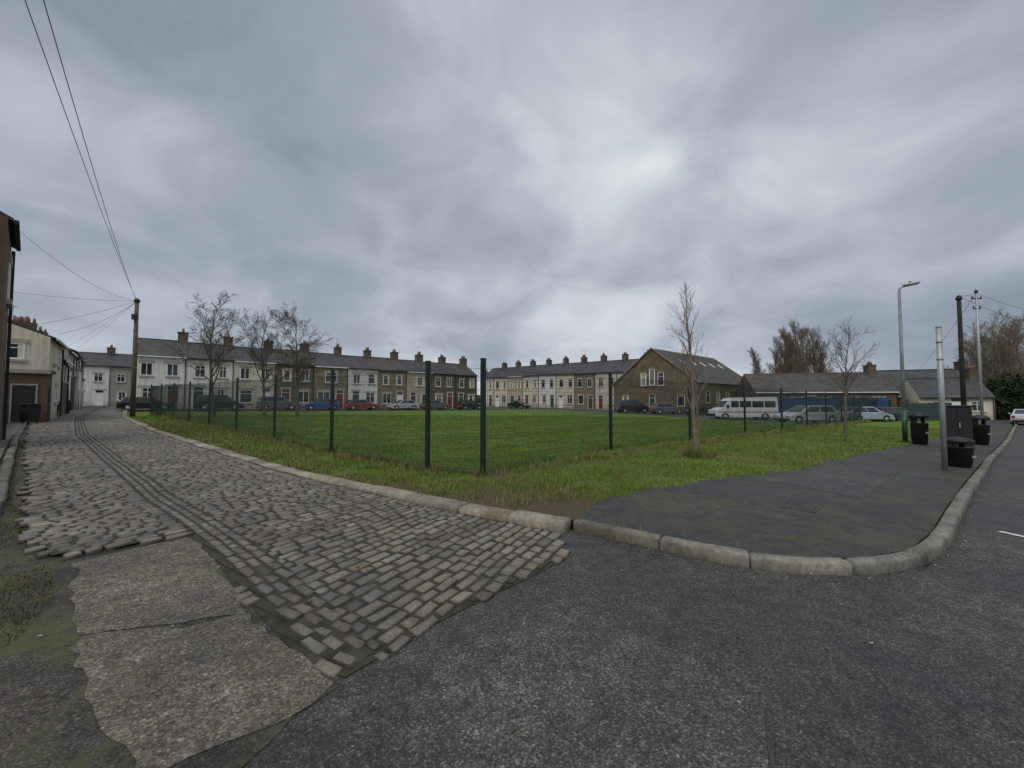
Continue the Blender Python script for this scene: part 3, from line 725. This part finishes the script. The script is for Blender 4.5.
house('bungalow',(50,51.5),math.atan2(-.35,.94),10,9,2.9,6.4,M['stone3'],M['slate'],front=[(2,1.6,1.4,1.2),(7,1.6,1.4,1.2)],door=4.5)
house('bungalow',(48.5,46.5),math.atan2(-.45,.89),6.2,6,2.7,4.9,M['cream'],M['slate'],front=[(1.4,1.6,1.3,1.1),(4.8,1.6,1.3,1.1)],left=[(3,1.6,1.2,1.2)],door=3.1)
def board_fence(name,origin,ang,n,h,mat):
    e=empty(name,(origin[0],origin[1],gz(origin[0])),ang); L=n*.25
    boxes('boards',[(k*.25,k*.25+.235,0,.03,0.05,h+(0.06 if k%2 else 0)) for k in range(n)],mat,e)
    boxes('rails',[(0,L,.035,.1,.5,.6),(0,L,.035,.1,h-.3,h-.2)],M['woodd'],e)
    m=int(L/2.2); boxes('posts',[(k*2.2-.05,k*2.2+.05,.105,.2,0,h+.1) for k in range(m+1)],M['woodd'],e)
board_fence('blue_fence',(29.5,43.5),math.atan2(-.15,.99),44,2.3,M['blue'])
board_fence('teal_fence',(41,40.5),math.atan2(.35,.94),34,1.9,M['teal'])

# ------------------------------------------------------------ trees
def bare_tree(name,loc,H,seed,r0,up=0.6,spread=1.0,mat='bark',minr=0.006,levels=4,nb=(9,6,4),start=.28,lenk=.5,lean=(0,0),wig=.10,fork=False):
    rnd=random.Random(seed); T=Tubes()
    def grow(p,d,L,r,lev):
        n=7 if lev==0 else (4 if lev<3 else 2); pts=[p]; rads=[r]; cur=p.copy(); dd=d.copy()
        for i in range(n):
            j=0.06 if lev==0 else wig
            dd=(dd+Vector((rnd.gauss(0,j),rnd.gauss(0,j),rnd.gauss(0,j)+ (0.09*up if lev else 0.03)))).normalized()
            cur=cur+dd*(L/n); pts.append(cur.copy()); rads.append(max(minr*.7,r*(1-.85*(i+1)/n)))
        T.add(pts,rads,[8,5,3,3,3][lev])
        if lev>=levels-1: return
        m=nb[lev]; m=int(m*rnd.uniform(.85,1.2))+1
        for k in range(m):
            t=(start if lev==0 else .2)+(1-(start if lev==0 else .2))*(k+rnd.random()*.8)/m; t=min(t,.98)
            i=int(t*n); f=t*n-i; q=pts[i].lerp(pts[min(i+1,n)],f); ax=(pts[min(i+1,n)]-pts[i]).normalized()
            az=rnd.uniform(0,2*math.pi)+k*2.4
            side=Vector((math.cos(az),math.sin(az),0)); side=(side-ax*side.dot(ax)).normalized()
            a=rnd.uniform(.45,.9)*spread
            nd=(ax*math.cos(a)+side*math.sin(a)+Vector((0,0,.25*up))).normalized()
            LL=L*(lenk if lev==0 else .52)*rnd.uniform(.7,1.15)*(1.15-.65*t if lev==0 else 1-.3*t)
            grow(q,nd,LL,max(minr,rads[i]*.5),lev+1)
    z=gz(loc[0])+.05
    grow(Vector((0,0,-.1)),Vector((lean[0],lean[1],1)).normalized(),H,r0,0)
    o=T.obj(name,M[mat]); o.location=(loc[0],loc[1],z); return o
for (x,y,h,sd,r0) in ((-22.9,30,8.6,11,.15),(-19.6,31,7.9,12,.12),(-16.7,30.3,7.8,13,.13)):
    bare_tree('bare_tree',(x,y),h,sd,r0,up=.45,spread=1.12,mat='barkd',minr=.007,levels=5,nb=(17,8,6,4),start=.26,lenk=.44,wig=.16)
bare_tree('young_birch_tree',(4.93,10.5),4.55,21,.06,up=.9,spread=.75,mat='barkl',minr=.0030,levels=4,nb=(30,6,4),start=.28,lenk=.25,lean=(-.03,0),wig=.14)
bare_tree('young_birch_tree',(4.86,10.4),1.9,22,.03,up=1.2,spread=.6,mat='barkl',minr=.0035,levels=3,nb=(12,5),start=.2,lenk=.35,lean=(.06,0))
bare_tree('young_tree',(13.0,15.3),4.4,31,.06,up=.6,spread=1.0,mat='bark',minr=.0042,levels=4,nb=(20,7,5),start=.36,lenk=.38,wig=.15)
bare_tree('sapling',(-3.6,9.95),1.1,33,.012,up=.9,spread=.7,mat='barkl',minr=.003,levels=3,nb=(9,4),start=.2,lenk=.4)
bare_tree('sapling',(-4.2,10.8),0.9,34,.012,up=.9,spread=.7,mat='barkl',minr=.003,levels=3,nb=(9,4),start=.2,lenk=.4)
bare_tree('sapling',(-7.9,15.5),1.6,35,.012,up=.9,spread=.7,mat='barkl',minr=.004,levels=3,nb=(12,5),start=.2,lenk=.4)
for i,(px,d,h) in enumerate(((766,84,12.5),(775,88,15),(783,86,16.5),(791,84,17.5),(799,87,16.5),(807,85,17.3),(815,86,17),(823,85,14.5))):
    bare_tree('poplar_tree',((px-512)/390*d,d),h,40+i,.26,up=.9,spread=.8,mat='barkl',minr=.013,levels=4,nb=(44,14,8),start=.1,lenk=.28,wig=.15)
for i,(px,d,h) in enumerate(((976,60,11),(990,62,12.5),(1003,58,13.5),(1018,62,13),(1035,55,12))):
    bare_tree('bare_tree',((px-512)/390*d,d),h,60+i,.2,up=.6,spread=1.0,mat='barkl',minr=.012,levels=4,nb=(30,13,8),start=.15,lenk=.42,wig=.15)
bare_tree('bare_tree',(-6,110),9,71,.2,mat='bark',minr=.02,nb=(20,10,6))
def leafmass(name,blobs,n,size,c0,c1):
    V=[];F=[];cols=[]
    for (x,y,z,rx,ry,rz,wt) in blobs:
        for _ in range(int(n*wt)):
            while True:
                p=np.random.uniform(-1,1,3)
                q=np.dot(p,p)
                if q<1 and q>.25*random.random(): break
            p=p*(1+.18*math.sin(5*p[0]+3*p[2]))
            c=np.array([x,y,z])+p*np.array([rx,ry,rz]); i=len(V)
            u=np.random.normal(0,1,3);u/=np.linalg.norm(u);v=np.cross(u,np.random.normal(0,1,3));v/=np.linalg.norm(v)
            s=size*random.uniform(.5,1.3)
            V+=[tuple(c-u*s),tuple(c+v*s*.5),tuple(c+u*s),tuple(c-v*s*.5)];F.append((i,i+1,i+2,i+3))
            t=random.random()*(.5+.5*max(0,p[2])); cc=[c0[k]+(c1[k]-c0[k])*t for k in range(3)]+[1]
            cols+=[cc]*4
    o=meshobj(name,V,F,M['blade']); setcol(o,cols); return o
leafmass('evergreen_bush',[(59,46.5,1.2,2.6,2.5,2.6,1),(62,48,1.4,3,2.5,3.0,1),(56,45.5,.4,1.8,2,1.6,.6)],2400,.3,(.012,.022,.01),(.04,.06,.025))
bl=[]
for k in range(46):
    a=math.radians(-62+k*2.8); d=random.uniform(190,230); bl.append((d*math.sin(a),d*math.cos(a),1.0,9,6,random.uniform(4,8.5),1))
leafmass('distant_trees',bl,330,1.3,(.05,.052,.05),(.13,.125,.11))

# ------------------------------------------------------------ vehicles
def wheels(e,L,xs,W,r=.31):
    for (s) in (-1,1):
        for k,x in enumerate(xs):
            T=Tubes(); y=s*(W/2-.10)
            T.add([(x,y-.10,r),(x,y-.08,r),(x,y+.08,r),(x,y+.10,r)],[r*.92,r,r,r*.92],20,True)
            T.obj('tyre',M['tyre'],e)
            T=Tubes(); T.add([(x,s*(W/2-.02),r),(x,s*(W/2+.012),r)],[r*.66,r*.58],12,True); T.obj('wheel_hub',M['hub'],e)
def profile_body(name,prof,W,mat,e,bev=.05):
    bm=bmesh.new(); vs=[bm.verts.new((x,-W/2,z)) for x,z in prof]; f=bm.faces.new(vs)
    r=bmesh.ops.extrude_face_region(bm,geom=[f])
    for v in r['geom']:
        if isinstance(v,bmesh.types.BMVert): v.co.y=W/2
    bmesh.ops.recalc_face_normals(bm,faces=bm.faces[:])
    me=bpy.data.meshes.new(name); bm.to_mesh(me); bm.free(); me.materials.append(mat)
    o=link(bpy.data.objects.new(name,me),e); m=o.modifiers.new('b','BEVEL'); m.width=bev; m.segments=3; m.limit_method='ANGLE'; m.angle_limit=.6
    return o
def arch(cx,r,zb,n=9):
    a0_=math.asin(max(-1,min(1,(zb-.31)/r))); out=[]
    for k in range(n):
        t=a0_+(math.pi-2*a0_)*k/(n-1); out.append((cx+r*math.cos(t),.31+r*math.sin(t)))
    return out
def car(loc,ang,paint,L=4.2,W=1.76,H=1.46,kind='hatch',name='parked_car',z=.02):
    e=empty(name,(loc[0],loc[1],gz(loc[0])+z),ang); h=L/2
    xf,xr=h-.82,-h+.78; zb=.24; belt=H*.64
    prof=[(h-.02,.30),(h,.52),(h-.1,.70),(h-.95,belt-.03),(-h+.12,belt),(-h,.62),(-h+.03,.30)]
    prof+=[(xr-.40,zb)]+arch(xr,.37,zb)[::-1]+[(xr+.40,zb),(xf-.40,zb)]+arch(xf,.37,zb)[::-1]+[(xf+.40,zb)]
    profile_body('body',prof,W,paint,e,.05)
    bx0,bx1=(-h+.10,h-1.0); rx0,rx1=((-h+.50),(h-1.85)) if kind=='hatch' else ((-h+.95),(h-1.85))
    if kind=='suv': rx0=-h+.25; rx1=h-1.6
    wb,wr=W/2-.05,W/2-.24; zb_,zr=belt-.04,H
    c={'b':[(bx0,-wb,zb_),(bx1,-wb,zb_),(bx1,wb,zb_),(bx0,wb,zb_)],'t':[(rx0,-wr,zr),(rx1,-wr,zr),(rx1,wr,zr),(rx0,wr,zr)]}
    V=c['b']+c['t']; F=[(4,5,6,7),(0,1,5,4),(1,2,6,5),(2,3,7,6),(3,0,4,7)]
    o=meshobj('cabin',V,F,paint,e); m=o.modifiers.new('b','BEVEL'); m.width=.05;m.segments=2
    GV=[];GF=[]
    def pane(A,B,C,D,u0,u1,v0,v1):
        A,B,C,D=map(Vector,(A,B,C,D)); nrm=(B-A).cross(D-A).normalized()*.012
        def P(u,v): return (A.lerp(B,u)).lerp(D.lerp(C,u),v)+nrm
        i=len(GV); GV.extend([P(u0,v0),P(u1,v0),P(u1,v1),P(u0,v1)]); GF.append((i,i+1,i+2,i+3))
    for (i0,i1) in ((0,1),(2,3)):
        A,B=c['b'][i0],c['b'][i1];D,C=c['t'][i0],c['t'][i1]
        if i0==0: pane(A,B,C,D,.07,.50,.12,.88); pane(A,B,C,D,.53,.91,.12,.88)
        else: pane(A,B,C,D,.09,.47,.12,.88); pane(A,B,C,D,.50,.93,.12,.88)
    pane(c['b'][1],c['b'][2],c['t'][2],c['t'][1],.06,.94,.08,.93)
    pane(c['b'][3],c['b'][0],c['t'][0],c['t'][3],.08,.92,.25,.9)
    meshobj('windows',GV,GF,M['glass'],e)
    boxes('headlamps',[(h-.10,h+.005,-W/2+.10,-W/2+.45,.58,.70),(h-.10,h+.005,W/2-.45,W/2-.10,.58,.70)],M['lens'],e,.02)
    boxes('tail_lamps',[(-h-.005,-h+.1,-W/2+.05,-W/2+.28,.62,.86),(-h-.005,-h+.1,W/2-.28,W/2-.05,.62,.86)],M['red'],e,.02)
    boxes('bumpers_and_sills',[(h-.05,h+.02,-W/2+.1,W/2-.1,.28,.44),(-h-.02,-h+.05,-W/2+.1,W/2-.1,.28,.46),(xr+.45,xf-.45,-W/2-.006,W/2+.006,.235,.33)],M['tyre'],e,.015)
    boxes('number_plate',[(-h-.03,-h-.021,-.25,.25,.5,.61)],M['yellow'],e)
    boxes('door_mirrors',[(h-1.35,h-1.2,-W/2-.14,-W/2+.02,belt+.0,belt+.12),(h-1.35,h-1.2,W/2-.02,W/2+.14,belt,belt+.12)],paint,e,.03)
    wheels(e,L,(xr,xf),W)
def minibus(loc,ang,paint,name='white_minibus'):
    e=empty(name,(loc[0],loc[1],gz(loc[0])+.02),ang); W=1.95;L=6.1;h=L/2;xf,xr=h-1.0,-h+1.25;zb=.3
    prof=[(h-.03,.35),(h,.65),(h-.08,1.0),(h-.75,1.28),(h-1.35,2.05),(h-1.65,2.28),(h-2.2,2.38),(-h+.2,2.38),(-h+.04,2.2),(-h,.9),(-h+.02,.38),(xr-.42,zb)]+arch(xr,.40,zb)[::-1]+[(xr+.42,zb),(xf-.42,zb)]+arch(xf,.40,zb)[::-1]+[(xf+.42,zb)]
    profile_body('body',prof,W,paint,e,.08)
    b=[]
    for s in (-1,1):
        y0,y1=(s*W/2-.006,s*W/2+.006)
        for (u0,u1) in ((-h+.25,-h+1.3),(-h+1.4,-h+2.5),(-h+2.6,-h+3.7),(-h+3.8,-h+4.55)): b.append((u0,u1,y0,y1,1.32,2.0))
    boxes('side_windows',b,M['glass'],e,.0)
    meshobj('windscreen',[(h-.80,-.85,1.34),(h-.80,.85,1.34),(h-1.30,.80,2.0),(h-1.30,-.80,2.0)],[(0,1,2,3)],M['glass'],e).location=(.035,0,.03)
    boxes('trim',[(-h+.1,h-.3,-W/2-.012,-W/2-.0,.78,.86),(-h+.1,h-.3,W/2,W/2+.012,.78,.86),(h-.03,h+.04,-.85,.85,.38,.62),(-h-.04,-h+.02,-.9,.9,.38,.6)],M['tyre'],e)
    boxes('headlamps',[(h-.12,h+.01,-.9,-.55,.72,.95),(h-.12,h+.01,.55,.9,.72,.95)],M['lens'],e,.02)
    boxes('tail_lamps',[(-h-.01,-h+.06,-.95,-.8,1.0,1.5),(-h-.01,-h+.06,.8,.95,1.0,1.5)],M['red'],e)
    boxes('rear_window',[(-h-.008,-h+.05,-.75,.75,1.35,2.0)],M['glass'],e)
    boxes('door_mirrors',[(h-1.3,h-1.1,-W/2-.2,-W/2,1.3,1.6),(h-1.3,h-1.1,W/2,W/2+.2,1.3,1.6)],M['blackp'],e,.03)
    wheels(e,L,(xr,xf),W,.34); e.scale=(.95,.92,.90)
PC={k:carpaint('car_paint_'+k,c) for k,c in dict(black=(.012,.012,.015),blue=(.02,.08,.28),red=(.26,.015,.02),silver=(.46,.47,.49),white=(.75,.75,.74),grey=(.10,.105,.115),pale=(.33,.38,.45)).items()}
sp0=np.array((-37.0,37.5))
for s,c,kd,hh,fl in ((1.5,'black','hatch',1.4,0),(7.2,'black','suv',1.7,0),(12.6,'grey','suv',1.65,0),(17.2,'blue','hatch',1.45,math.pi),(22.2,'red','hatch',1.4,0),(27.9,'silver','sedan',1.42,math.pi),(33,'grey','hatch',1.45,0),(39.1,'black','hatch',1.5,0)):
    p=sp0+dr*s; car(p,ang1+fl,PC[c],kind=kd,H=hh)
car((1.3,72),ang2,PC['black'],kind='sedan'); car((16.3,53),.2,PC['black'],kind='suv',H=1.75,L=4.5); car((20.2,51.0),.1,PC['grey'],kind='hatch'); car((24.4,50.5),.3,PC['black'],kind='hatch')
minibus((22.6,38.4),math.pi-.08,PC['white'])
car((24.0,31.9),math.pi+.12,PC['silver'],L=4.5); car((33.5,37.2),.1,PC['pale'],L=4.4); car((38.5,39.4),.2,PC['black'])
car((48.6,37.0),math.atan2(.61,.79),PC['silver'],z=0.01)

# ------------------------------------------------------------ street furniture
def lamp():
    x,y=15.8,15.75; e=empty('street_lamp',(x,y,gz(x)+.09)); H=6.3
    T=Tubes(); T.add([(0,0,0),(0,0,1.25)],.085,14,True); T.add([(0,0,1.25),(0,0,1.32)],[.085,.05],14); T.obj('base_column',M['greenp'],e)
    T=Tubes(); T.add([(0,0,1.3),(0,0,4),(0,0,H-.2),(.02,-.01,H-.06),(.08,-.03,H),(.2,-.08,H+.04)],[.065,.058,.05,.045,.042,.04],12,True); T.obj('pole',M['galv'],e)
    hd=empty('lamp_head_pivot',(.12,-.05,H+.03),math.atan2(-.14,.34)); hd.parent=e; hd.rotation_euler[1]=-.15
    boxes('lamp_head',[(0,.5,-.14,.14,-.02,.08)],M['galv'],hd,.035)
    boxes('lamp_lens',[(.12,.46,-.09,.09,-.035,-.021)],M['lens'],hd)
    boxes('photocell',[(.2,.27,-.035,.035,.082,.14)],M['blackp'],hd,.01)
    boxes('access_door',[(-.04,.04,-.092,-.083,.4,.9)],M['greenp'],e)
lamp()
def signpost():
    x,y=9.8,8.9; e=empty('sign_post',(x,y,gz(x)+.1),.3)
    T=Tubes(); T.add([(0,0,0),(0,0,3.25)],.05,16,True); T.obj('post',M['galv'],e)
    T=Tubes(); T.add([(0,0,3.25),(0,0,3.28)],[.056,.045],16,True); T.add([(0,0,2.9),(0,0,2.94)],.057,16,True); T.add([(0,0,2.5),(0,0,2.54)],.057,16,True); T.obj('cap_and_bands',M['galv'],e)
signpost()
def litter_bin(loc,ang,s=1.0,name='litter_bin'):
    e=empty(name,(loc[0],loc[1],gz(loc[0])+.1),ang)
    T=Tubes(); T.add([(0,0,0),(0,0,.06),(0,0,.07),(0,0,.85*s),(0,0,.86*s)],[.20,.20,.22,.25,.26],20,True); T.obj('body',M['blackp'],e)
    boxes('hood_posts',[(-.23,-.17,-.05,.05,.86*s,1.08*s),(.17,.23,-.05,.05,.86*s,1.08*s),(-.05,.05,.17,.23,.86*s,1.08*s)],M['blackp'],e)
    T=Tubes(); T.add([(0,0,1.07*s),(0,0,1.16*s),(0,0,1.25*s),(0,0,1.30*s)],[.27,.27,.19,.05],20,True); T.obj('hood',M['blackp'],e)
    boxes('band',[(-.08,.08,-.265,-.242,.45*s,.52*s)],M['galv'],e)
def cabinet(loc,ang,w=.75,d=.4,h=1.35,name='telecom_cabinet'):
    e=empty(name,(loc[0],loc[1],gz(loc[0])+.1),ang)
    boxes('plinth',[(-w/2-.03,w/2+.03,-d/2-.03,d/2+.03,-.02,.1)],M['iron'],e)
    boxes('body',[(-w/2,w/2,-d/2,d/2,.103,h)],M['blackp'],e,.015)
    boxes('cap',[(-w/2-.03,w/2+.03,-d/2-.03,d/2+.03,h+.003,h+.06)],M['blackp'],e,.015)
    boxes('doors',[(-w/2+.03,-.006,-d/2-.014,-d/2-.001,.15,h-.06),(.006,w/2-.03,-d/2-.014,-d/2-.001,.15,h-.06)],M['blackp'],e,.004)
    boxes('handle',[(.03,.06,-d/2-.035,-d/2-.0145,h*.5,h*.62)],M['galv'],e)
litter_bin((10.75,9.45),.4,.55); cabinet((15.9,14.0),-.7,.7,.4,1.45); litter_bin((15.5,14.9),.2,.95); litter_bin((18.3,15.3),.2,.9)
def upole(loc,H,mat,name='telegraph_pole',r=.13,arms=(),steps=True):
    e=empty(name,(loc[0],loc[1],gz(loc[0])))
    T=Tubes(); T.add([(0,0,-.1),(0,0,H*.5),(0,0,H)],[r,r*.88,r*.75],14,True); T.obj('pole',mat,e)
    T=Tubes()
    for (z,l) in arms:
        T.add([(-l,0,z),(l,0,z)],.035,6,True)
        for u in (-l*.9,l*.9): T.add([(u,0,z),(u,0,z+.14)],[.025,.035],6,True)
    if steps:
        for k in range(8): T.add([(-.22 if k%2 else 0,0,H-.6-.35*k),(0 if k%2 else .22,0,H-.6-.35*k)],.012,4,True)
    T.add([(0,-.0,H-.25),(0,0,H-.1)],[r*1.15,r*1.15],12,True)
    T.obj('fittings',M['blackp'],e)
    return e
po=upole((-26.6,27.4),8.45,M['wood'],r=.15)
boxes('pole_junction_box',[(-.1,.2,-.28,-.14,6.9,7.3)],M['blackp'],po,.02)
upole((25.8,22.3),8.0,M['woodd'],r=.12)
upole((27.9,23.2),8.7,M['galv'],r=.07,arms=((8.1,.3),(7.5,.22)),steps=False)
def wires(name,L,r=.012):
    T=Tubes()
    for (a,b,sag) in L:
        a=Vector(a);b=Vector(b); T.add([a.lerp(b,t/16)-Vector((0,0,sag*4*(t/16)*(1-t/16))) for t in range(17)],r,4)
    T.obj(name,M['cable'])
top=(-26.6,27.4,8.6)
wires('overhead_wires',[(top,(-4,1.0,9.6),.35),((-26.5,27.3,8.5),(-3.2,.6,9.9),.6),(top,(-17.5,13.0,8.0),.6),(top,(-29.5,22.5,5.7),.2),(top,(-27.5,23.5,5.6),.35),(top,(-33,19,8.3),.4),(top,(-44,38,6.6),.2),(top,(-50,44,7.0),.2)],.009)
wires('street_wires',[((27.9,23.2,8.0),(50,34,8.6),.3),((25.8,22.3,7.6),(50,35,7.6),.3),((25.8,22.3,7.6),(27.9,23.2,8.0),.05),((27.9,23.2,8.0),(46,44,5),.2)],.012)
def cover(name,x,y,ang,w,d,z):
    e=empty(name,(x,y,gz(x)+z),ang)
    boxes('frame',[(-w/2-.03,w/2+.03,-d/2-.03,-d/2,0,.006),(-w/2-.03,w/2+.03,d/2,d/2+.03,0,.006),(-w/2-.03,-w/2,-d/2,d/2,0,.006),(w/2,w/2+.03,-d/2,d/2,0,.006)],M['iron'],e)
    boxes('plate',[(-w/2+.008,-.008,-d/2+.008,d/2-.008,-.01,.005),(.008,w/2-.008,-d/2+.008,d/2-.008,-.01,.005)],M['pave'],e)
cover('manhole_cover',4.1,5.6,.75,.55,.36,.101)
cover('drain_cover',7.6,8.2,.65,.4,.3,.106)
def dash(name,p,q,w):
    d=np.array(q)-np.array(p); n=np.array((-d[1],d[0]))/np.hypot(*d)*w/2
    p=np.array(p);q=np.array(q); sheet(name,[tuple(p-n),tuple(q-n),tuple(q+n),tuple(p+n)],.008,M['paint'])
dash('road_marking',(5.98,4.86),(6.2,4.2),.08)
for k in range(6): dash('road_marking',(13.5+k*4.7,7.6+k*3.6),(15.1+k*4.7,8.85+k*3.6),.1)
# litter: orange scrap, pale scraps and dead leaves
V=[];F=[];cols=[]
for _ in range(620):
    t=random.random(); z=None
    if t<.45: s_=random.uniform(0,12); w_=random.uniform(-2.2,3.6); x,y=RW(s_,w_); z=float(topz(s_,w_))+.004
    elif t<.75: x=random.uniform(-4,9); y=random.uniform(1.6,8); z=.014
    else:
        s_=random.uniform(0,len(krx)*.1*.2); k=int(s_/.1); x=krx[k]+random.gauss(.02,.05); y=kry[k]-abs(random.gauss(.05,.06)); z=.01
    x=float(x);y=float(y)
    if pip(np.array([x]),np.array([y]),G)[0]: z=.115
    i=len(V);a=random.uniform(0,6.28);s=random.uniform(.006,.02)
    for k in range(4): V.append((x+s*math.cos(a+k*1.57)*(1 if k%2 else .55),y+s*math.sin(a+k*1.57)*(1 if k%2 else .55),gz(x)+z+random.uniform(0,.006)))
    F.append((i,i+1,i+2,i+3)); c=random.choice([(.12,.07,.03,1),(.09,.06,.03,1),(.16,.10,.05,1),(.3,.29,.26,1)]); cols+=[c]*4
o=meshobj('fallen_leaves',V,F,M['blade']); setcol(o,cols)

# ------------------------------------------------------------ world
w=bpy.data.worlds.new('World'); S.world=w; w.use_nodes=True; nt=w.node_tree; bg=nt.nodes['Background']; bg.inputs['Strength'].default_value=0.1
el,az=52,205
sky=N(nt,'ShaderNodeTexSky'); sky.sky_type='NISHITA'; sky.sun_disc=False; sky.sun_elevation=math.radians(el); sky.sun_rotation=math.radians(az)
tc=nt.nodes.new('ShaderNodeTexCoord').outputs['Generated']
sp=N(nt,'ShaderNodeSeparateXYZ'); nt.links.new(tc,sp.inputs[0])
def mth(op,a,b=None,clamp=False):
    n=nt.nodes.new('ShaderNodeMath'); n.operation=op; n.use_clamp=clamp
    for i,v in enumerate((a,b)):
        if v is None: continue
        if hasattr(v,'links'): nt.links.new(v,n.inputs[i])
        else: n.inputs[i].default_value=v
    return n.outputs[0]
zz=mth('ADD',mth('MAXIMUM',sp.outputs[2],0.0),0.36)
cb=N(nt,'ShaderNodeCombineXYZ'); nt.links.new(mth('DIVIDE',sp.outputs[0],zz),cb.inputs[0]); nt.links.new(mth('DIVIDE',sp.outputs[1],zz),cb.inputs[1])
mp=N(nt,'ShaderNodeMapping'); mp.inputs['Location'].default_value=(5.3,2.9,0.4); mp.inputs['Rotation'].default_value=(0,0,.6); nt.links.new(cb.outputs[0],mp.inputs['Vector'])
n1=noise(nt,mp.outputs[0],1.15,3,0.45,0.35); n2=noise(nt,mp.outputs[0],3.0,7,0.52,0.5)
val=mth('ADD',mth('MULTIPLY',n1,0.75),mth('MULTIPLY',n2,0.50))
val=mth('SUBTRACT',val,0.125)
def glow(d,lo,amt):
    d=Vector(d).normalized()
    vm=N(nt,'ShaderNodeVectorMath',operation='DOT_PRODUCT'); nt.links.new(tc,vm.inputs[0]); vm.inputs[1].default_value=d
    mr=N(nt,'ShaderNodeMapRange'); mr.interpolation_type='SMOOTHSTEP'; nt.links.new(vm.outputs['Value'],mr.inputs[0])
    mr.inputs[1].default_value=lo; mr.inputs[2].default_value=1; mr.inputs[3].default_value=0; mr.inputs[4].default_value=amt
    return mr.outputs[0]
for g in (((-.03,.97,.60),.88,.085),((-.08,1,.92),.94,.06),((.87,.98,.51),.955,.07),((1.2,1,1.0),.85,-.06),((-.9,1,1.05),.85,-.02)):
    val=mth('ADD',val,glow(*g))
cl=ramp(nt,val,[(0.28,(2.5,2.95,3.6)),(0.42,(3.5,4.0,4.7)),(0.53,(4.6,5.1,5.8)),(0.63,(6.0,6.4,6.9)),(0.77,(7.8,8.05,8.3))])
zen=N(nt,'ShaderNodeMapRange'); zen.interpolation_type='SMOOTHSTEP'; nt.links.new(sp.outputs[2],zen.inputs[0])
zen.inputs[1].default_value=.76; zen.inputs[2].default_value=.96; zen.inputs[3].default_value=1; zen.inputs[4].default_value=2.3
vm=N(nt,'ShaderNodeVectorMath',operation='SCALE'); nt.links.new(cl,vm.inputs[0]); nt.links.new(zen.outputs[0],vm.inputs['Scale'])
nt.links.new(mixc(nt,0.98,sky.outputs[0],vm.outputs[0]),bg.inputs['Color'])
# ------------------------------------------------------------ sun + camera
L=bpy.data.lights.new('sun','SUN'); L.energy=1.3; L.angle=math.radians(40); L.color=(1,.94,.86)
so=link(bpy.data.objects.new('sun',L))
d=Vector((math.sin(math.radians(az))*math.cos(math.radians(el)),math.cos(math.radians(az))*math.cos(math.radians(el)),math.sin(math.radians(el))))
so.rotation_euler=d.to_track_quat('Z','Y').to_euler()
c=bpy.data.cameras.new('camera'); c.sensor_width=36; c.lens=390/1024*36; c.clip_end=3000; c.clip_start=.05
co=link(bpy.data.objects.new('camera',c)); co.location=(0,0,1.6); co.rotation_euler=(math.radians(90+2.35),0,0); S.camera=co
